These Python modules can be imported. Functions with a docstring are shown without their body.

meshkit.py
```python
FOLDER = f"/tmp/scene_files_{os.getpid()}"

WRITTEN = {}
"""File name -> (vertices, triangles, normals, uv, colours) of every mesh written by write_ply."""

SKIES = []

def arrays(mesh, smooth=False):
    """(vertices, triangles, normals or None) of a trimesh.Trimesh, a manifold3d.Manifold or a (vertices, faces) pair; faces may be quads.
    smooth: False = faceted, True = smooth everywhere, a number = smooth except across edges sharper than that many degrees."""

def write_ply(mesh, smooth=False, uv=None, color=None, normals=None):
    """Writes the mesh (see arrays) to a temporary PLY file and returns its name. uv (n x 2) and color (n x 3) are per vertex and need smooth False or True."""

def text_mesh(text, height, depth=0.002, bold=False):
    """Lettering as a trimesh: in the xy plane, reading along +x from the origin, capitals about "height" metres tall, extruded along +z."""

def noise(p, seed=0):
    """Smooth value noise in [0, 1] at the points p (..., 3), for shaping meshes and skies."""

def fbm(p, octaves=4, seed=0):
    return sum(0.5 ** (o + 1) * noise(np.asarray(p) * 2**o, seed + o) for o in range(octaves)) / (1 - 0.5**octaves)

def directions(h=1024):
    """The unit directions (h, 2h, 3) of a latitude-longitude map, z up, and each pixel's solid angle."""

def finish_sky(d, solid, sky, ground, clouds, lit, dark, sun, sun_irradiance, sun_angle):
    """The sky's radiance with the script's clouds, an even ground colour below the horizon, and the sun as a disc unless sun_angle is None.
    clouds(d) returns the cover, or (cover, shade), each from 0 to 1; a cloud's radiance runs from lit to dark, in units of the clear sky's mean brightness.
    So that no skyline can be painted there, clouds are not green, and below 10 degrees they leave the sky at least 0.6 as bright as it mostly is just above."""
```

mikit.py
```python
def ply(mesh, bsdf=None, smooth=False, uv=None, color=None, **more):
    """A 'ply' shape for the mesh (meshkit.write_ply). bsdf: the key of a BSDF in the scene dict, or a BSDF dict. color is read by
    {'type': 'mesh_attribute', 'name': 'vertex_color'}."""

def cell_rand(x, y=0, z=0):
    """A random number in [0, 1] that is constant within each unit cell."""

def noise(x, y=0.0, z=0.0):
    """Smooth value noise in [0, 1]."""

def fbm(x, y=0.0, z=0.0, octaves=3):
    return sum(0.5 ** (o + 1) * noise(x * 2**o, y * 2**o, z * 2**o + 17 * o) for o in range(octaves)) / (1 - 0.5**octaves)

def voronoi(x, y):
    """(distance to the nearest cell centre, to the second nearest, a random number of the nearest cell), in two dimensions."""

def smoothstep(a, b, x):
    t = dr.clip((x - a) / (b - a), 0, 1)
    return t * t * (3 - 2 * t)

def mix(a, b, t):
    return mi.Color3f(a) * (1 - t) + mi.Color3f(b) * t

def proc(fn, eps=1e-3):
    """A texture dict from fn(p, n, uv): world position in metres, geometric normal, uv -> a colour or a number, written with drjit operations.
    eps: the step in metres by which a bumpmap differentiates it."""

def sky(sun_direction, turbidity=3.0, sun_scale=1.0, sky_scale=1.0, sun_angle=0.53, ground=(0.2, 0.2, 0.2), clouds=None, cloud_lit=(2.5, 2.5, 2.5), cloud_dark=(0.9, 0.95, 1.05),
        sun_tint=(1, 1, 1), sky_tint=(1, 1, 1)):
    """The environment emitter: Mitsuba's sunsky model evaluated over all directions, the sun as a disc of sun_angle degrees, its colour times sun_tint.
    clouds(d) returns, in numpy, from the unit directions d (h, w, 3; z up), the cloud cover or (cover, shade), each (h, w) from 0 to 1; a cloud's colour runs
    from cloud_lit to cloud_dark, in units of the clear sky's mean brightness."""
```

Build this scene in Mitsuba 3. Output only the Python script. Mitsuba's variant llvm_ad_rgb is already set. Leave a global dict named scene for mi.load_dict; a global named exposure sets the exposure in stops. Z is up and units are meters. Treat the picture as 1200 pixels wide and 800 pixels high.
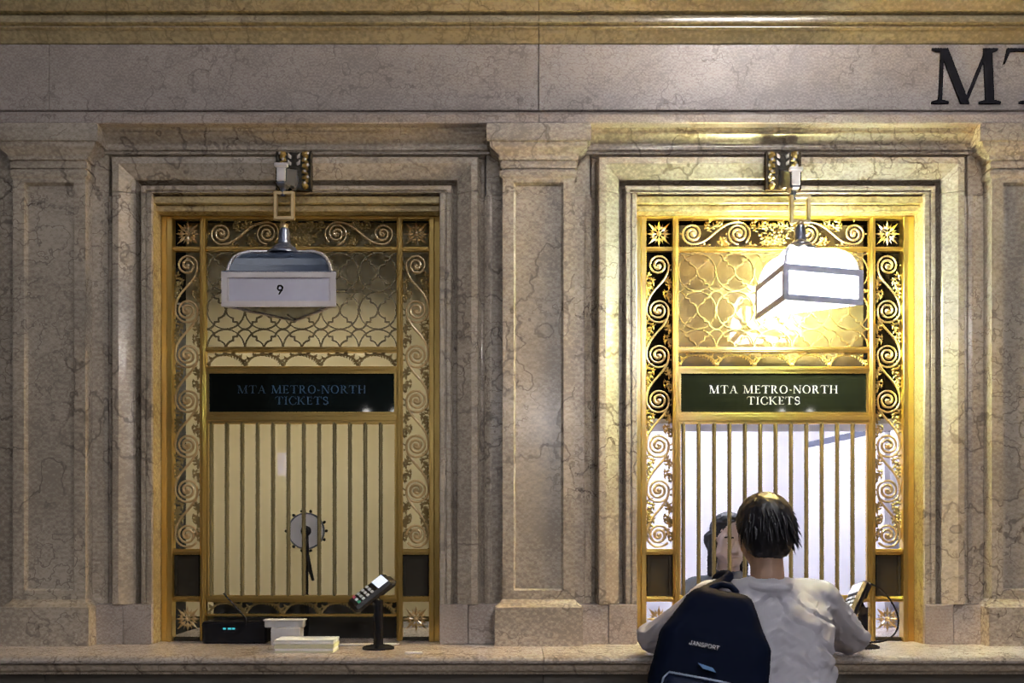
import math, random
import numpy as np, trimesh, drjit as dr, mitsuba as mi, mikit, meshkit
import manifold3d as m3
import shapely, shapely.affinity as aff
from shapely.geometry import Polygon, LineString, Point, box as sbox
from shapely.ops import unary_union
from mikit import noise, fbm, smoothstep, mix

random.seed(7); RNG = np.random.RandomState(7)
T = mi.ScalarTransform4f
scene, labels = {}, {}

# ------------------------------------------------------------------ camera, light, exposure
EYE = (0.0, -4.0, 1.6)
scene['camera'] = {'type': 'perspective', 'fov': 2 * math.degrees(math.atan(600 / 1120)), 'fov_axis': 'x',
                   'principal_point_offset_x': 0.0, 'principal_point_offset_y': -0.275, 'near_clip': 0.05, 'far_clip': 200,
                   'to_world': T().look_at(origin=list(EYE), target=[0, 0, 1.6], up=[0, 0, 1])}
exposure = 0.10
HALL_AIR = (0.020, 0.0195, 0.020)         # dim glow of the vaulted hall above
HALL_WINDOW = (2.0, 2.0, 2.1)        # daylight in the high windows of the opposite wall
LANTERN_GLOW = (290.0, 198.0, 74.0)
OPAL = (250.0, 236.0, 226.0)             # opal globe of the floor lamp behind the photographer
TUBES = (150.0, 150.0, 160.0)
PENDANT = (160.0, 155.0, 157.0)             # alabaster bowl lamp hanging in the hall above the photographer
BOOTH_LAMP = (7.0, 7.2, 8.4)
CLOSED_BOOTH_LAMP = (6.4, 5.6, 4.1)
PEND = np.array([1.5, -2.8, 5.2])
GLOBE = (30.0, 29.0, 27.0)
scene['hall_air'] = {'type': 'constant', 'radiance': {'type': 'rgb', 'value': list(HALL_AIR)}}

# ------------------------------------------------------------------ materials
def rgb(c): return {'type': 'rgb', 'value': list(c)}
def two(b): return {'type': 'twosided', 'bsdf': b}

def marble_fn(light, dark, vein, sc=1.0, amount=1.0):
    def fn(p, n, uv):
        x, y, z = p.x * sc, p.y * sc, p.z * sc
        a = fbm(x * 2.2 + 3, y * 2.2, z * 2.2, 4)
        b = fbm(x * 2.6, y * 2.6 + 7, z * 2.0 + 5, 4)
        c = fbm(x * 7 + 11, y * 7, z * 5 + 3, 5)
        e = fbm(x * 17 + 1, y * 17 + 5, z * 14, 4)
        v1 = (1 - smoothstep(0.0, 0.026, dr.abs(c - 0.5))) * smoothstep(0.43, 0.56, b)
        v2 = (1 - smoothstep(0.0, 0.034, dr.abs(e - 0.5))) * smoothstep(0.46, 0.57, a) * 0.8
        spk = fbm(x * 95, y * 95, z * 95, 3)
        base = mix(dark, light, dr.clip(smoothstep(0.3, 0.7, a) * 0.6 + (c - 0.5) * 0.9 + (spk - 0.5) * 2.0 + 0.2, 0, 1))
        return mix(base, vein, dr.clip((v1 + v2) * amount * (0.45 + spk), 0, 0.9))
    return mikit.proc(fn)

def principled(col, rough=0.4, metallic=0.0, spec=0.5, **k):
    return two({'type': 'principled', 'base_color': col if isinstance(col, dict) else rgb(col), 'roughness': rough, 'metallic': metallic, 'specular': spec, **k})

scene['marble'] = principled(marble_fn((0.42, 0.365, 0.30), (0.25, 0.212, 0.17), (0.08, 0.058, 0.042), 1.0, 0.7), 0.36, spec=0.4, clearcoat=1.0, clearcoat_gloss=0.93)
scene['marble_plain'] = principled(marble_fn((0.36, 0.315, 0.29), (0.25, 0.215, 0.196), (0.13, 0.10, 0.085), 1.7, 0.5), 0.42, spec=0.4)
scene['marble_sill'] = principled(marble_fn((0.43, 0.385, 0.355), (0.26, 0.225, 0.205), (0.10, 0.08, 0.065), 1.3, 0.6), 0.3, spec=0.5)
scene['marble_gold'] = principled(marble_fn((0.42, 0.34, 0.18), (0.26, 0.20, 0.10), (0.12, 0.08, 0.04), 1.0, 0.5), 0.25, spec=0.5)
scene['marble_tan'] = principled(marble_fn((0.30, 0.25, 0.15), (0.19, 0.155, 0.09), (0.10, 0.07, 0.04), 1.0, 0.5), 0.25, spec=0.5)
scene['marble_dark'] = principled((0.085, 0.08, 0.072), 0.35)
scene['brass'] = principled((0.69, 0.49, 0.165), 0.26, 0.95)
scene['brass_bar'] = principled((0.20, 0.165, 0.075), 0.5, 0.75)
scene['bronze'] = principled((0.66, 0.50, 0.27), 0.34, 0.85)
scene['bronze_leaf'] = principled((0.32, 0.25, 0.115), 0.42, 0.8)
scene['bronze_dark'] = principled((0.016, 0.014, 0.010), 0.55, 0.0, spec=0.12)
scene['lead'] = principled((0.13, 0.105, 0.055), 0.45, 0.6)
scene['sign_black'] = principled((0.003, 0.005, 0.005), 0.035, spec=0.3)
scene['sign_letter'] = principled((0.72, 0.72, 0.66), 0.5)
scene['frieze_metal'] = principled((0.004, 0.004, 0.006), 0.8, 0.0, spec=0.08)
scene['steel_dark'] = principled((0.16, 0.18, 0.24), 0.3, 0.85)
scene['steel_light'] = principled((0.80, 0.74, 0.74), 0.38, 0.2)
scene['steel_blue'] = principled((0.62, 0.66, 0.88), 0.5, 0.0)
scene['milk_glass_off'] = principled((0.66, 0.64, 0.76), 0.3, spec=0.4)
scene['milk_glass_on'] = principled((0.75, 0.75, 0.72), 0.2)
scene['roof_glass_off'] = principled((0.045, 0.06, 0.09), 0.12, spec=0.6)
scene['clear_glass'] = {'type': 'thindielectric', 'int_ior': 1.5}
scene['shade_cloth'] = {'type': 'principledthin', 'base_color': rgb((0.80, 0.73, 0.50)), 'roughness': 0.8, 'diff_trans': 1.1, 'eta': 1.3}
scene['frosted_panel'] = principled((0.105, 0.095, 0.077), 0.7, spec=0.05)
scene['booth_white'] = principled((0.80, 0.79, 0.82), 0.7, spec=0.2)
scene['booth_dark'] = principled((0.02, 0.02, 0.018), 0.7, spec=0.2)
scene['slate_trim'] = principled((0.10, 0.11, 0.16), 0.5)
scene['black_plastic'] = principled((0.003, 0.0035, 0.006), 0.35, spec=0.25)
scene['navy_cloth'] = principled((0.0015, 0.003, 0.009), 0.7, spec=0.03)
scene['navy_panel'] = principled((0.003, 0.006, 0.017), 0.6, spec=0.06)
scene['piping'] = principled((0.30, 0.36, 0.50), 0.5)
scene['logo_white'] = principled((0.75, 0.72, 0.78), 0.6)
scene['logo_blue'] = principled((0.10, 0.22, 0.45), 0.5)
scene['paper'] = principled((0.84, 0.82, 0.80), 0.8, spec=0.2)
scene['paper_cream'] = principled((0.74, 0.72, 0.52), 0.8, spec=0.2)
scene['acrylic'] = principled((0.55, 0.55, 0.58), 0.2)
scene['skin'] = principled((0.30, 0.185, 0.13), 0.5)
scene['skin_pale'] = principled((0.40, 0.31, 0.27), 0.5)
scene['hair'] = principled((0.005, 0.005, 0.007), 0.45, spec=0.2)
scene['eye_white'] = principled((0.6, 0.6, 0.6), 0.2)
scene['shirt'] = principled((0.38, 0.375, 0.43), 0.8, spec=0.2)
scene['trousers'] = principled((0.03, 0.035, 0.05), 0.8)
scene['shoe'] = principled((0.02, 0.02, 0.02), 0.5)
scene['clerk_shirt'] = principled((0.05, 0.06, 0.075), 0.8)
scene['key_white'] = principled((0.65, 0.70, 0.80), 0.4)
scene['key_red'] = principled((0.6, 0.12, 0.22), 0.4)
scene['key_green'] = principled((0.05, 0.40, 0.25), 0.4)
scene['floor_stone'] = principled((0.13, 0.115, 0.10), 0.4)
scene['hall_stone'] = principled((0.42, 0.37, 0.30), 0.6)
scene['disc_glass'] = principled((0.92, 0.90, 0.92), 0.12, spec=0.6)

# ------------------------------------------------------------------ mesh helpers
def box(x0, x1, y0, y1, z0, z1, ch=0.0):
    x0, x1, y0, y1, z0, z1 = min(x0, x1), max(x0, x1), min(y0, y1), max(y0, y1), min(z0, z1), max(z0, z1)
    if ch <= 0:
        m = trimesh.creation.box((x1 - x0, y1 - y0, z1 - z0))
        m.apply_translation(((x0 + x1) / 2, (y0 + y1) / 2, (z0 + z1) / 2)); return m
    c = min(ch, 0.45 * min(x1 - x0, y1 - y0, z1 - z0)); pts = []
    for X, sx in ((x0, 1), (x1, -1)):
        for Y, sy in ((y0, 1), (y1, -1)):
            for Z, sz in ((z0, 1), (z1, -1)):
                pts += [(X, Y + sy * c, Z + sz * c), (X + sx * c, Y, Z + sz * c), (X + sx * c, Y + sy * c, Z)]
    return trimesh.convex.convex_hull(np.array(pts))

def cat(*ms):
    l = []
    for m in ms: l += m if isinstance(m, (list, tuple)) else [m]
    return trimesh.util.concatenate(l)

def tri(m3mesh):
    k = m3mesh.to_mesh(); return trimesh.Trimesh(np.array(k.vert_properties[:, :3], float), np.array(k.tri_verts), process=False)

def moved(m, d): m = m.copy(); m.apply_translation(d); return m

def mirrored(m):
    m = m.copy(); v = m.vertices.copy(); v[:, 0] *= -1
    return trimesh.Trimesh(v, m.faces[:, ::-1], process=False)

def fix(m):
    m = trimesh.Trimesh(m.vertices, m.faces, process=True); trimesh.repair.fix_normals(m); return m

def extrude_x(profile, x0, x1):
    """(y, z) outline swept along x."""
    return fix(sweep_closed([[(x0, a, b) for a, b in profile], [(x1, a, b) for a, b in profile]], profile))

def sweep_closed(stations, profile2d):
    n = len(profile2d); v = np.array(stations, float).reshape(-1, 3); f = []
    for s in range(len(stations) - 1):
        for i in range(n):
            j = (i + 1) % n; a, b, c, d = s * n + i, s * n + j, (s + 1) * n + j, (s + 1) * n + i
            f += [(a, b, c), (a, c, d)]
    pv, pf = trimesh.creation.triangulate_polygon(Polygon(profile2d), engine='earcut')
    order = [int(np.argmin(((np.array(profile2d) - q) ** 2).sum(1))) for q in pv]
    L = (len(stations) - 1) * n
    for t in pf:
        i, j, k = (order[q] for q in t); f += [(i, j, k), (L + i, L + k, L + j)]
    return trimesh.Trimesh(v, np.array(f), process=False)

def tube(pts, r, sides=6, flat=1.0):
    """A tube along pts; r number or array; flat squashes it along y."""
    p = np.array(pts, float); r = np.broadcast_to(r, (len(p),))
    t = np.gradient(p, axis=0); t /= np.linalg.norm(t, axis=1, keepdims=True) + 1e-12
    ref = np.array([0, 1.0, 0]) if np.abs(t[:, 1]).max() < 0.9 else np.array([0.3, 0.2, 1.0]) / np.linalg.norm([0.3, 0.2, 1.0])
    a = np.cross(t, ref); a /= np.linalg.norm(a, axis=1, keepdims=True) + 1e-12
    b = np.cross(a, t)
    ang = np.arange(sides) * 2 * np.pi / sides
    v = p[:, None] + r[:, None, None] * (np.cos(ang)[None, :, None] * a[:, None] + flat * np.sin(ang)[None, :, None] * b[:, None])
    v = v.reshape(-1, 3); f = []
    for i in range(len(p) - 1):
        for k in range(sides):
            l = (k + 1) % sides; q = [i * sides + k, i * sides + l, (i + 1) * sides + l, (i + 1) * sides + k]
            f += [(q[0], q[1], q[2]), (q[0], q[2], q[3])]
    n = len(v); v = np.vstack([v, p[0], p[-1]])
    for k in range(sides):
        l = (k + 1) % sides
        f += [(n, l, k), (n + 1, (len(p) - 1) * sides + k, (len(p) - 1) * sides + l)]
    return fix(trimesh.Trimesh(v, np.array(f), process=False))

def lathe(prof, n=24, c=(0, 0, 0)):
    m = trimesh.creation.revolve(np.array(prof, float), sections=n); m.apply_translation(c); return fix(m)

def ext2d(shape, y0, y1):
    """A shapely shape in (x, z), given depth from y0 to y1 (y0 nearer the hall)."""
    out = []
    for g in getattr(shape, 'geoms', [shape]):
        if g.is_empty or g.geom_type != 'Polygon' or g.area < 1e-9: continue
        m = trimesh.creation.extrude_polygon(g, abs(y1 - y0), engine='earcut')
        v = m.vertices.copy(); m = trimesh.Trimesh(np.stack([v[:, 0], max(y0, y1) - v[:, 2], v[:, 1]], 1), m.faces, process=False)
        out.append(m)
    return fix(trimesh.util.concatenate(out))

def free(key):
    if key not in scene and key not in labels: return key
    i = 1
    while f'{key}_{i:03d}' in scene or f'{key}_{i:03d}' in labels: i += 1
    return f'{key}_{i:03d}'

def thing(name, label, cat_, group=None, kind=None):
    k = free(name); labels[k] = {'label': label, 'category': cat_}
    if group: labels[k]['group'] = group
    if kind: labels[k]['kind'] = kind
    return k

def struct(name, label, cat_='wall'):
    k = free(name); labels[k] = {'label': label, 'category': cat_, 'kind': 'structure'}; return k

def part(parent, name, mesh, mat, smooth=False, label=None, at=None, kind=None, **kw):
    """mesh: a mesh, or a ply dict that alike pieces share."""
    k = free(f'{parent}__{name}') if name else parent
    d = mesh if isinstance(mesh, dict) else mikit.ply(mesh, mat, smooth, **kw)
    if at is not None: d = {**d, 'to_world': at}
    scene[k] = d
    if name and (label or kind):
        labels[k] = {}
        if label: labels[k]['label'] = label
        if kind: labels[k]['kind'] = kind
    return k

def shift(x=0, y=0, z=0): return T().translate([x, y, z])
def W(px, py, d): return np.array([(px - 600) / 1120 * d, d - 4.0, 1.6 - (py - 620) / 1120 * d])   # a place in the hall seen in the photo, at distance d

# ------------------------------------------------------------------ serif lettering
def serif_glyph(ch):
    S, s, f = 0.155, 0.06, 0.035
    bar = lambda x0, y0, x1, y1, w: Polygon([(x0 - w / 2, y0), (x0 + w / 2, y0), (x1 + w / 2, y1), (x1 - w / 2, y1)])
    foot = lambda x, y, w: Polygon([(x - w / 2, y), (x + w / 2, y), (x + w / 2, y + f), (x + w / 6, y + f * 1.9), (x - w / 6, y + f * 1.9), (x - w / 2, y + f)]) if y < .5 else \
        Polygon([(x - w / 2, y), (x + w / 2, y), (x + w / 2, y - f), (x + w / 6, y - f * 1.9), (x - w / 6, y - f * 1.9), (x - w / 2, y - f)])
    ell = lambda cx, cy, rx, ry: aff.scale(Point(cx, cy).buffer(1, 32), rx, ry)
    U = unary_union
    if ch == 'M':
        return U([bar(.16, 0, .20, 1, s), bar(.22, 1, .60, 0.0, S), bar(.60, 0.0, 1.0, 1, s), bar(1.04, 0, 1.0, 1, S), foot(.16, 0, .30), foot(1.04, 0, .38), foot(.14, 1, .24), foot(1.06, 1, .24)]), 1.24
    if ch == 'T':
        b = sbox(.04, .945, .86, 1)
        return U([bar(.45, 0, .45, 1, S), b, Polygon([(.04, 1), (.10, 1), (.10, .945), (.0, .72), (-.02, .72)]), Polygon([(.86, 1), (.80, 1), (.80, .945), (.90, .72), (.92, .72)]), foot(.45, 0, .40)]), .92
    if ch == 'A': return U([bar(.14, 0, .47, 1, s), bar(.80, 0, .47, 1, S), sbox(.27, .30, .70, .355), foot(.14, 0, .28), foot(.80, 0, .36)]), .96
    if ch == 'E': return U([bar(.18, 0, .18, 1, S), sbox(.1, .945, .62, 1), sbox(.1, 0, .66, .055), sbox(.1, .48, .52, .535), sbox(.565, .82, .62, 1), sbox(.605, 0, .66, .2), sbox(.47, .40, .52, .61), foot(.16, 0, .3), foot(.16, 1, .3)]), .76
    if ch == 'R':
        bowl = ell(.36, .74, .30, .26).difference(ell(.34, .74, .155, .205))
        return U([bar(.18, 0, .18, 1, S), bowl.intersection(sbox(.2, 0, 1, 1.2)), bar(.74, 0, .40, .5, S), foot(.18, 0, .34), foot(.16, 1, .3), foot(.78, 0, .24), sbox(.2, .48, .36, .53), sbox(.2, .95, .36, 1)]), .92
    if ch == 'O': return ell(.48, .5, .46, .53).difference(ell(.48, .5, .32, .475)), 1.0
    if ch == 'C':
        r = ell(.48, .5, .46, .53).difference(ell(.52, .5, .36, .475)).difference(Polygon([(.6, .5), (1.2, .92), (1.2, .08)]))
        return U([r, sbox(.74, .70, .79, .98), sbox(.74, .03, .79, .28)]), .86
    if ch == 'N': return U([bar(.15, 0, .15, 1, s), bar(.18, 1, .82, 0, S), bar(.84, 0, .84, 1, s), foot(.15, 0, .28), foot(.13, 1, .24), foot(.84, 1, .28)]), 1.0
    if ch == 'H': return U([bar(.18, 0, .18, 1, S), bar(.80, 0, .80, 1, S), sbox(.18, .48, .8, .535), foot(.18, 0, .34), foot(.18, 1, .34), foot(.8, 0, .34), foot(.8, 1, .34)]), 1.0
    if ch == 'I': return U([bar(.2, 0, .2, 1, S), foot(.2, 0, .34), foot(.2, 1, .34)]), .42
    if ch == 'K': return U([bar(.18, 0, .18, 1, S), bar(.26, .42, .74, 1, s), bar(.80, 0, .38, .56, S), foot(.18, 0, .34), foot(.18, 1, .34), foot(.76, 1, .26), foot(.82, 0, .3)]), .98
    if ch == 'S':
        t = np.linspace(0, 1, 40); c = []
        a = np.radians(np.linspace(35, 265, 24)); c += [(.33 + .22 * np.cos(q), .755 + .215 * np.sin(q)) for q in a]
        a = np.radians(np.linspace(85, -145, 24)); c += [(.33 + .25 * np.cos(q), .27 + .235 * np.sin(q)) for q in a]
        return U([LineString(c).buffer(.062), sbox(.50, .60, .55, .98), sbox(.08, .03, .13, .30)]), .68
    if ch == '-': return sbox(.05, .36, .30, .44), .38
    return None, .42

def serif_text(text, height, width=None):
    out, x = [], 0
    for ch in text:
        g, w = serif_glyph(ch)
        if g is not None: out.append(aff.translate(g, x, 0))
        x += w + 0.09
    x -= .09
    sx = (width / x) if width else height
    return aff.scale(unary_union(out), sx, height, origin=(0, 0))

# ------------------------------------------------------------------ the setting: floor, counter, wall
X0, PER = 0.107, 1.972              # centre of the middle pilaster, spacing of the bays
WIN = [X0 - PER / 2, X0 + PER / 2]
PIL = [X0 - 2 * PER, X0 - PER, X0, X0 + PER, X0 + 2 * PER]
SILL = 1.133

k = struct('floor', 'pale stone floor of the hall in front of the ticket counter', 'floor')
part(k, '', box(-16, 16, -22, 3, -0.1, 0), 'floor_stone')

wall = struct('wall_front', 'veined pinkish marble wall of pilasters, frieze and cornice around the ticket windows')
XW = 4.6
# solid backing between openings
def backing(x0, x1, z0, z1): part(wall, 'core', box(x0, x1, -0.03, 0.06, z0, z1), 'marble_plain')
OP = 0.584
edges = [-XW, WIN[0] - OP, WIN[0] + OP, WIN[1] - OP, WIN[1] + OP, XW]
for i in (0, 2, 4): backing(edges[i], edges[i + 1], SILL, 4.3)
for w in WIN: backing(w - OP, w + OP, 2.958, 4.3)

# frieze stones, their joints over the pilasters
sx = PIL + [XW + 0.3]
stones = [-XW] + PIL[1:4] + [XW]
for a, b in zip(stones[:-1], stones[1:]):
    part(wall, 'frieze_stone', box(a + .0012, b - .0012, -0.15, -0.02, 3.288, 3.553, .002), 'marble_plain')
    part(wall, 'taenia', extrude_x([(-.02, 3.222), (-.176, 3.222), (-.180, 3.226), (-.180, 3.256), (-.174, 3.263), (-.150, 3.266), (-.14, 3.286), (-.02, 3.286)], a + .0008, b - .0008), 'marble_plain')
    c = [(-.02, 3.555), (-.150, 3.555), (-.153, 3.562), (-.160, 3.570), (-.170, 3.582), (-.176, 3.596), (-.190, 3.600), (-.190, 3.604), (-.187, 3.6045), (-.187, 3.609), (-.205, 3.612), (-.2065, 3.626), (-.204, 3.640), (-.19, 3.643), (-.19, 3.650), (-.215, 3.653)]
    c += [(-.215 - .02 - .085 * t + .02 * math.cos(t * math.pi / 2), 3.653 + .11 * t + .012 * math.sin(2 * math.pi * t)) for t in np.linspace(0.06, 1, 9)]
    c += [(-.34, 3.78), (-.40, 3.80), (-.42, 3.86), (-.45, 3.92), (-.45, 4.3), (-.02, 4.3)]
    part(wall, 'cornice', extrude_x(c, a + .0008, b - .0008), 'marble_tan', 20)

# pilasters
def ring_profile(hw, yf, prof, yb=-0.05):
    """A capital or base: prof lists (out, z); mitred round the two front corners of a pilaster half as wide as hw with its face at yf."""
    st = []
    for (o, z) in prof: st.append([(-hw - o, yb, z), (-hw - o, yf - o, z), (hw + o, yf - o, z), (hw + o, yb, z)])
    n = len(st); v = np.array(st, float).reshape(-1, 3); f = []
    for s in range(n - 1):
        for i in range(4):
            j = (i + 1) % 4; f += [(4 * s + i, 4 * s + j, 4 * s + 4 + j), (4 * s + i, 4 * s + 4 + j, 4 * s + 4 + i)]
    f += [(0, 2, 1), (0, 3, 2)]; L = 4 * (n - 1); f += [(L, L + 1, L + 2), (L, L + 2, L + 3)]
    return fix(trimesh.Trimesh(v, np.array(f), process=False))

PF = -0.150
def shaft_mesh():
    hw, z0, z1 = .146, 1.312, 3.052
    m = trimesh.creation.box((2 * hw, PF * -1 - .05, z1 - z0)); m.apply_translation((0, (PF - .05) / 2, (z0 + z1) / 2))
    body = m3.Manifold(m3.Mesh(np.array(m.vertices, np.float32), np.array(m.faces, np.uint32)))
    pw, p0, p1, dp = .101, 1.3525, 2.998, .017
    a = np.array([(-pw, p0), (pw, p0), (pw, p1), (-pw, p1)]); s = .009
    pts = [(x, PF - .001, z) for x, z in a] + [(x - math.copysign(s, x), PF + dp, z + (s if z < 2 else -s)) for x, z in a]
    return tri(body - m3.Manifold.hull_points(np.array(pts, np.float32)))
cap = [(.0, 3.012), (.004, 3.016), (.010, 3.020), (.012, 3.030), (.012, 3.040), (.010, 3.043), (-.006, 3.044), (-.006, 3.052), (.007, 3.053), (.008, 3.078), (.002, 3.079), (.002, 3.084), (.014, 3.085), (.015, 3.090)]
cap += [(.015 + .034 * t - .008 * math.sin(2 * math.pi * t), 3.090 + .055 * t) for t in np.linspace(.1, 1, 9)]
cap += [(.050, 3.146), (.050, 3.151), (.062, 3.152), (.063, 3.156), (.064, 3.205), (.060, 3.2225)]
cap = [(min(o, .030) if z > 3.2 else o, z) if False else (o, z) for o, z in cap]
basep = [(.030, SILL), (.030, 1.288), (.026, 1.2905), (.022, 1.293), (.019, 1.299), (.010, 1.305), (.006, 1.309), (.004, 1.314), (0.0, 1.318)]
def squash(m, f):   # the capital's front overhang stays under the taenia
    v = m.vertices.copy(); q = v[:, 1] < PF; v[q, 1] = PF + (v[q, 1] - PF) * f; return trimesh.Trimesh(v, m.faces, process=False)
P_sh = mikit.ply(shaft_mesh(), 'marble'); P_cap = mikit.ply(squash(ring_profile(.146, PF, cap), .55), 'marble', 25)
P_pl = mikit.ply(squash(ring_profile(.146, PF, basep), 1.3), 'marble', 25)
for i, x in enumerate(PIL[1:4]):
    p = f'{wall}__pilaster' + (f'_{i:03d}' if i else '')
    part(p, 'shaft', P_sh, None, at=shift(x)); part(p, 'capital', P_cap, None, at=shift(x)); part(p, 'plinth', P_pl, None, at=shift(x))
# plain marble of the next bays, beside the frame
for s, a, b in ((-1, -XW, PIL[1] - .16), (1, PIL[3] + .16, XW)):
    part(wall, 'side_panel', box(a, b, -0.085, -0.02, SILL, 3.222), 'marble')

# window surrounds: (u, y) outline of the moulding, u measured outwards from the reveal
SUR = [(.0, -.108), (.004, -.112), (.020, -.112), (.022, -.104), (.026, -.104), (.030, -.113), (.044, -.113), (.048, -.108), (.0505, -.060), (.054, -.050), (.066, -.050), (.069, -.062), (.072, -.102),
       (.078, -.108), (.090, -.112), (.105, -.118), (.120, -.126), (.130, -.131), (.154, -.131), (.158, -.126), (.161, -.060), (.168, -.044), (.180, -.042), (.183, -.074), (.190, -.076), (.1915, -.086), (.205, -.090), (.212, -.088), (.2125, -.082), (.30, -.082), (.30, .0), (.0, .0)]
JT, SB, ST = 2.968, 1.295, 2.951            # joint between jamb and head, top of the plinth stones, inner edge of the head
def jamb_mesh(sgn):
    m = trimesh.creation.extrude_polygon(Polygon(SUR), JT - .001 - SB - .001, engine='earcut'); m.apply_translation((OP, 0, SB + .001))
    v = m.vertices.copy(); q = v[:, 0] > OP + .25; v[q, 0] = PER / 2 - .1435
    m = trimesh.Trimesh(v, m.faces, process=False)
    return fix(m if sgn > 0 else mirrored(m))
HP = SUR[:24] + [(.1835, .0), (.0, .0)]
def head_mesh():
    st = [[(-OP - u, y, JT + .001) for u, y in HP], [(-OP - u, y, ST + u if ST + u > JT + .001 else JT + .001) for u, y in HP], [(OP + u, y, ST + u if ST + u > JT + .001 else JT + .001) for u, y in HP], [(OP + u, y, JT + .001) for u, y in HP]]
    return fix(sweep_closed(st, HP))
# inner strip under the head, bed moulding above it and flat returns at its ears
bed = [(-.0, 3.133), (-.080, 3.133), (-.090, 3.134), (-.092, 3.141), (-.088, 3.143), (-.088, 3.147), (-.097, 3.149), (-.098, 3.157), (-.099, 3.160)]
bed += [(-.099 - .036 * t + .008 * math.sin(2 * math.pi * t), 3.160 + .052 * t) for t in np.linspace(.1, 1, 8)] + [(-.140, 3.2225), (-.0, 3.2225)]
for i, w in enumerate(WIN):
    k = struct(f'window_{i + 1}', ('marble surround of the dim ticket window with the drawn shade' if i == 0 else 'marble surround of the lit ticket window with the customer'), 'window surround')
    for s in (-1, 1): part(k, 'jamb', moved(jamb_mesh(s), (w, 0, 0)), 'marble', 25)
    part(k, 'head', moved(head_mesh(), (w, 0, 0)), 'marble', 25)
    part(k, 'lintel', cat(box(w - OP - .02, w + OP + .02, -.094, .03, 2.932, 2.962, .003), box(w - OP - .02, w + OP + .02, -.075, .03, 2.9055, 2.930, .003)), 'marble_gold')
    hx = PER / 2 - .1435
    part(k, 'bed_moulding', moved(extrude_x(bed, -hx, hx), (w, 0, 0)), 'marble', 25)
    for s in (-1, 1):
        part(k, 'band', box(w + s * (OP + .19), w + s * hx, -.082, 0, JT + .001, 3.16), 'marble')
        part(k, 'plinth_stone', box(w + s * OP, w + s * .70, -.120, .03, SILL, SB, .002), 'marble_plain')
        part(k, 'plinth_stone', box(w + s * .7015, w + s * hx, -.118, .03, SILL, SB, .002), 'marble_sill')
        part(k, 'reveal', box(w + s * (OP - .0005), w + s * (OP + .03), -.10, .06, SILL, 2.95), 'marble_gold')

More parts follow.
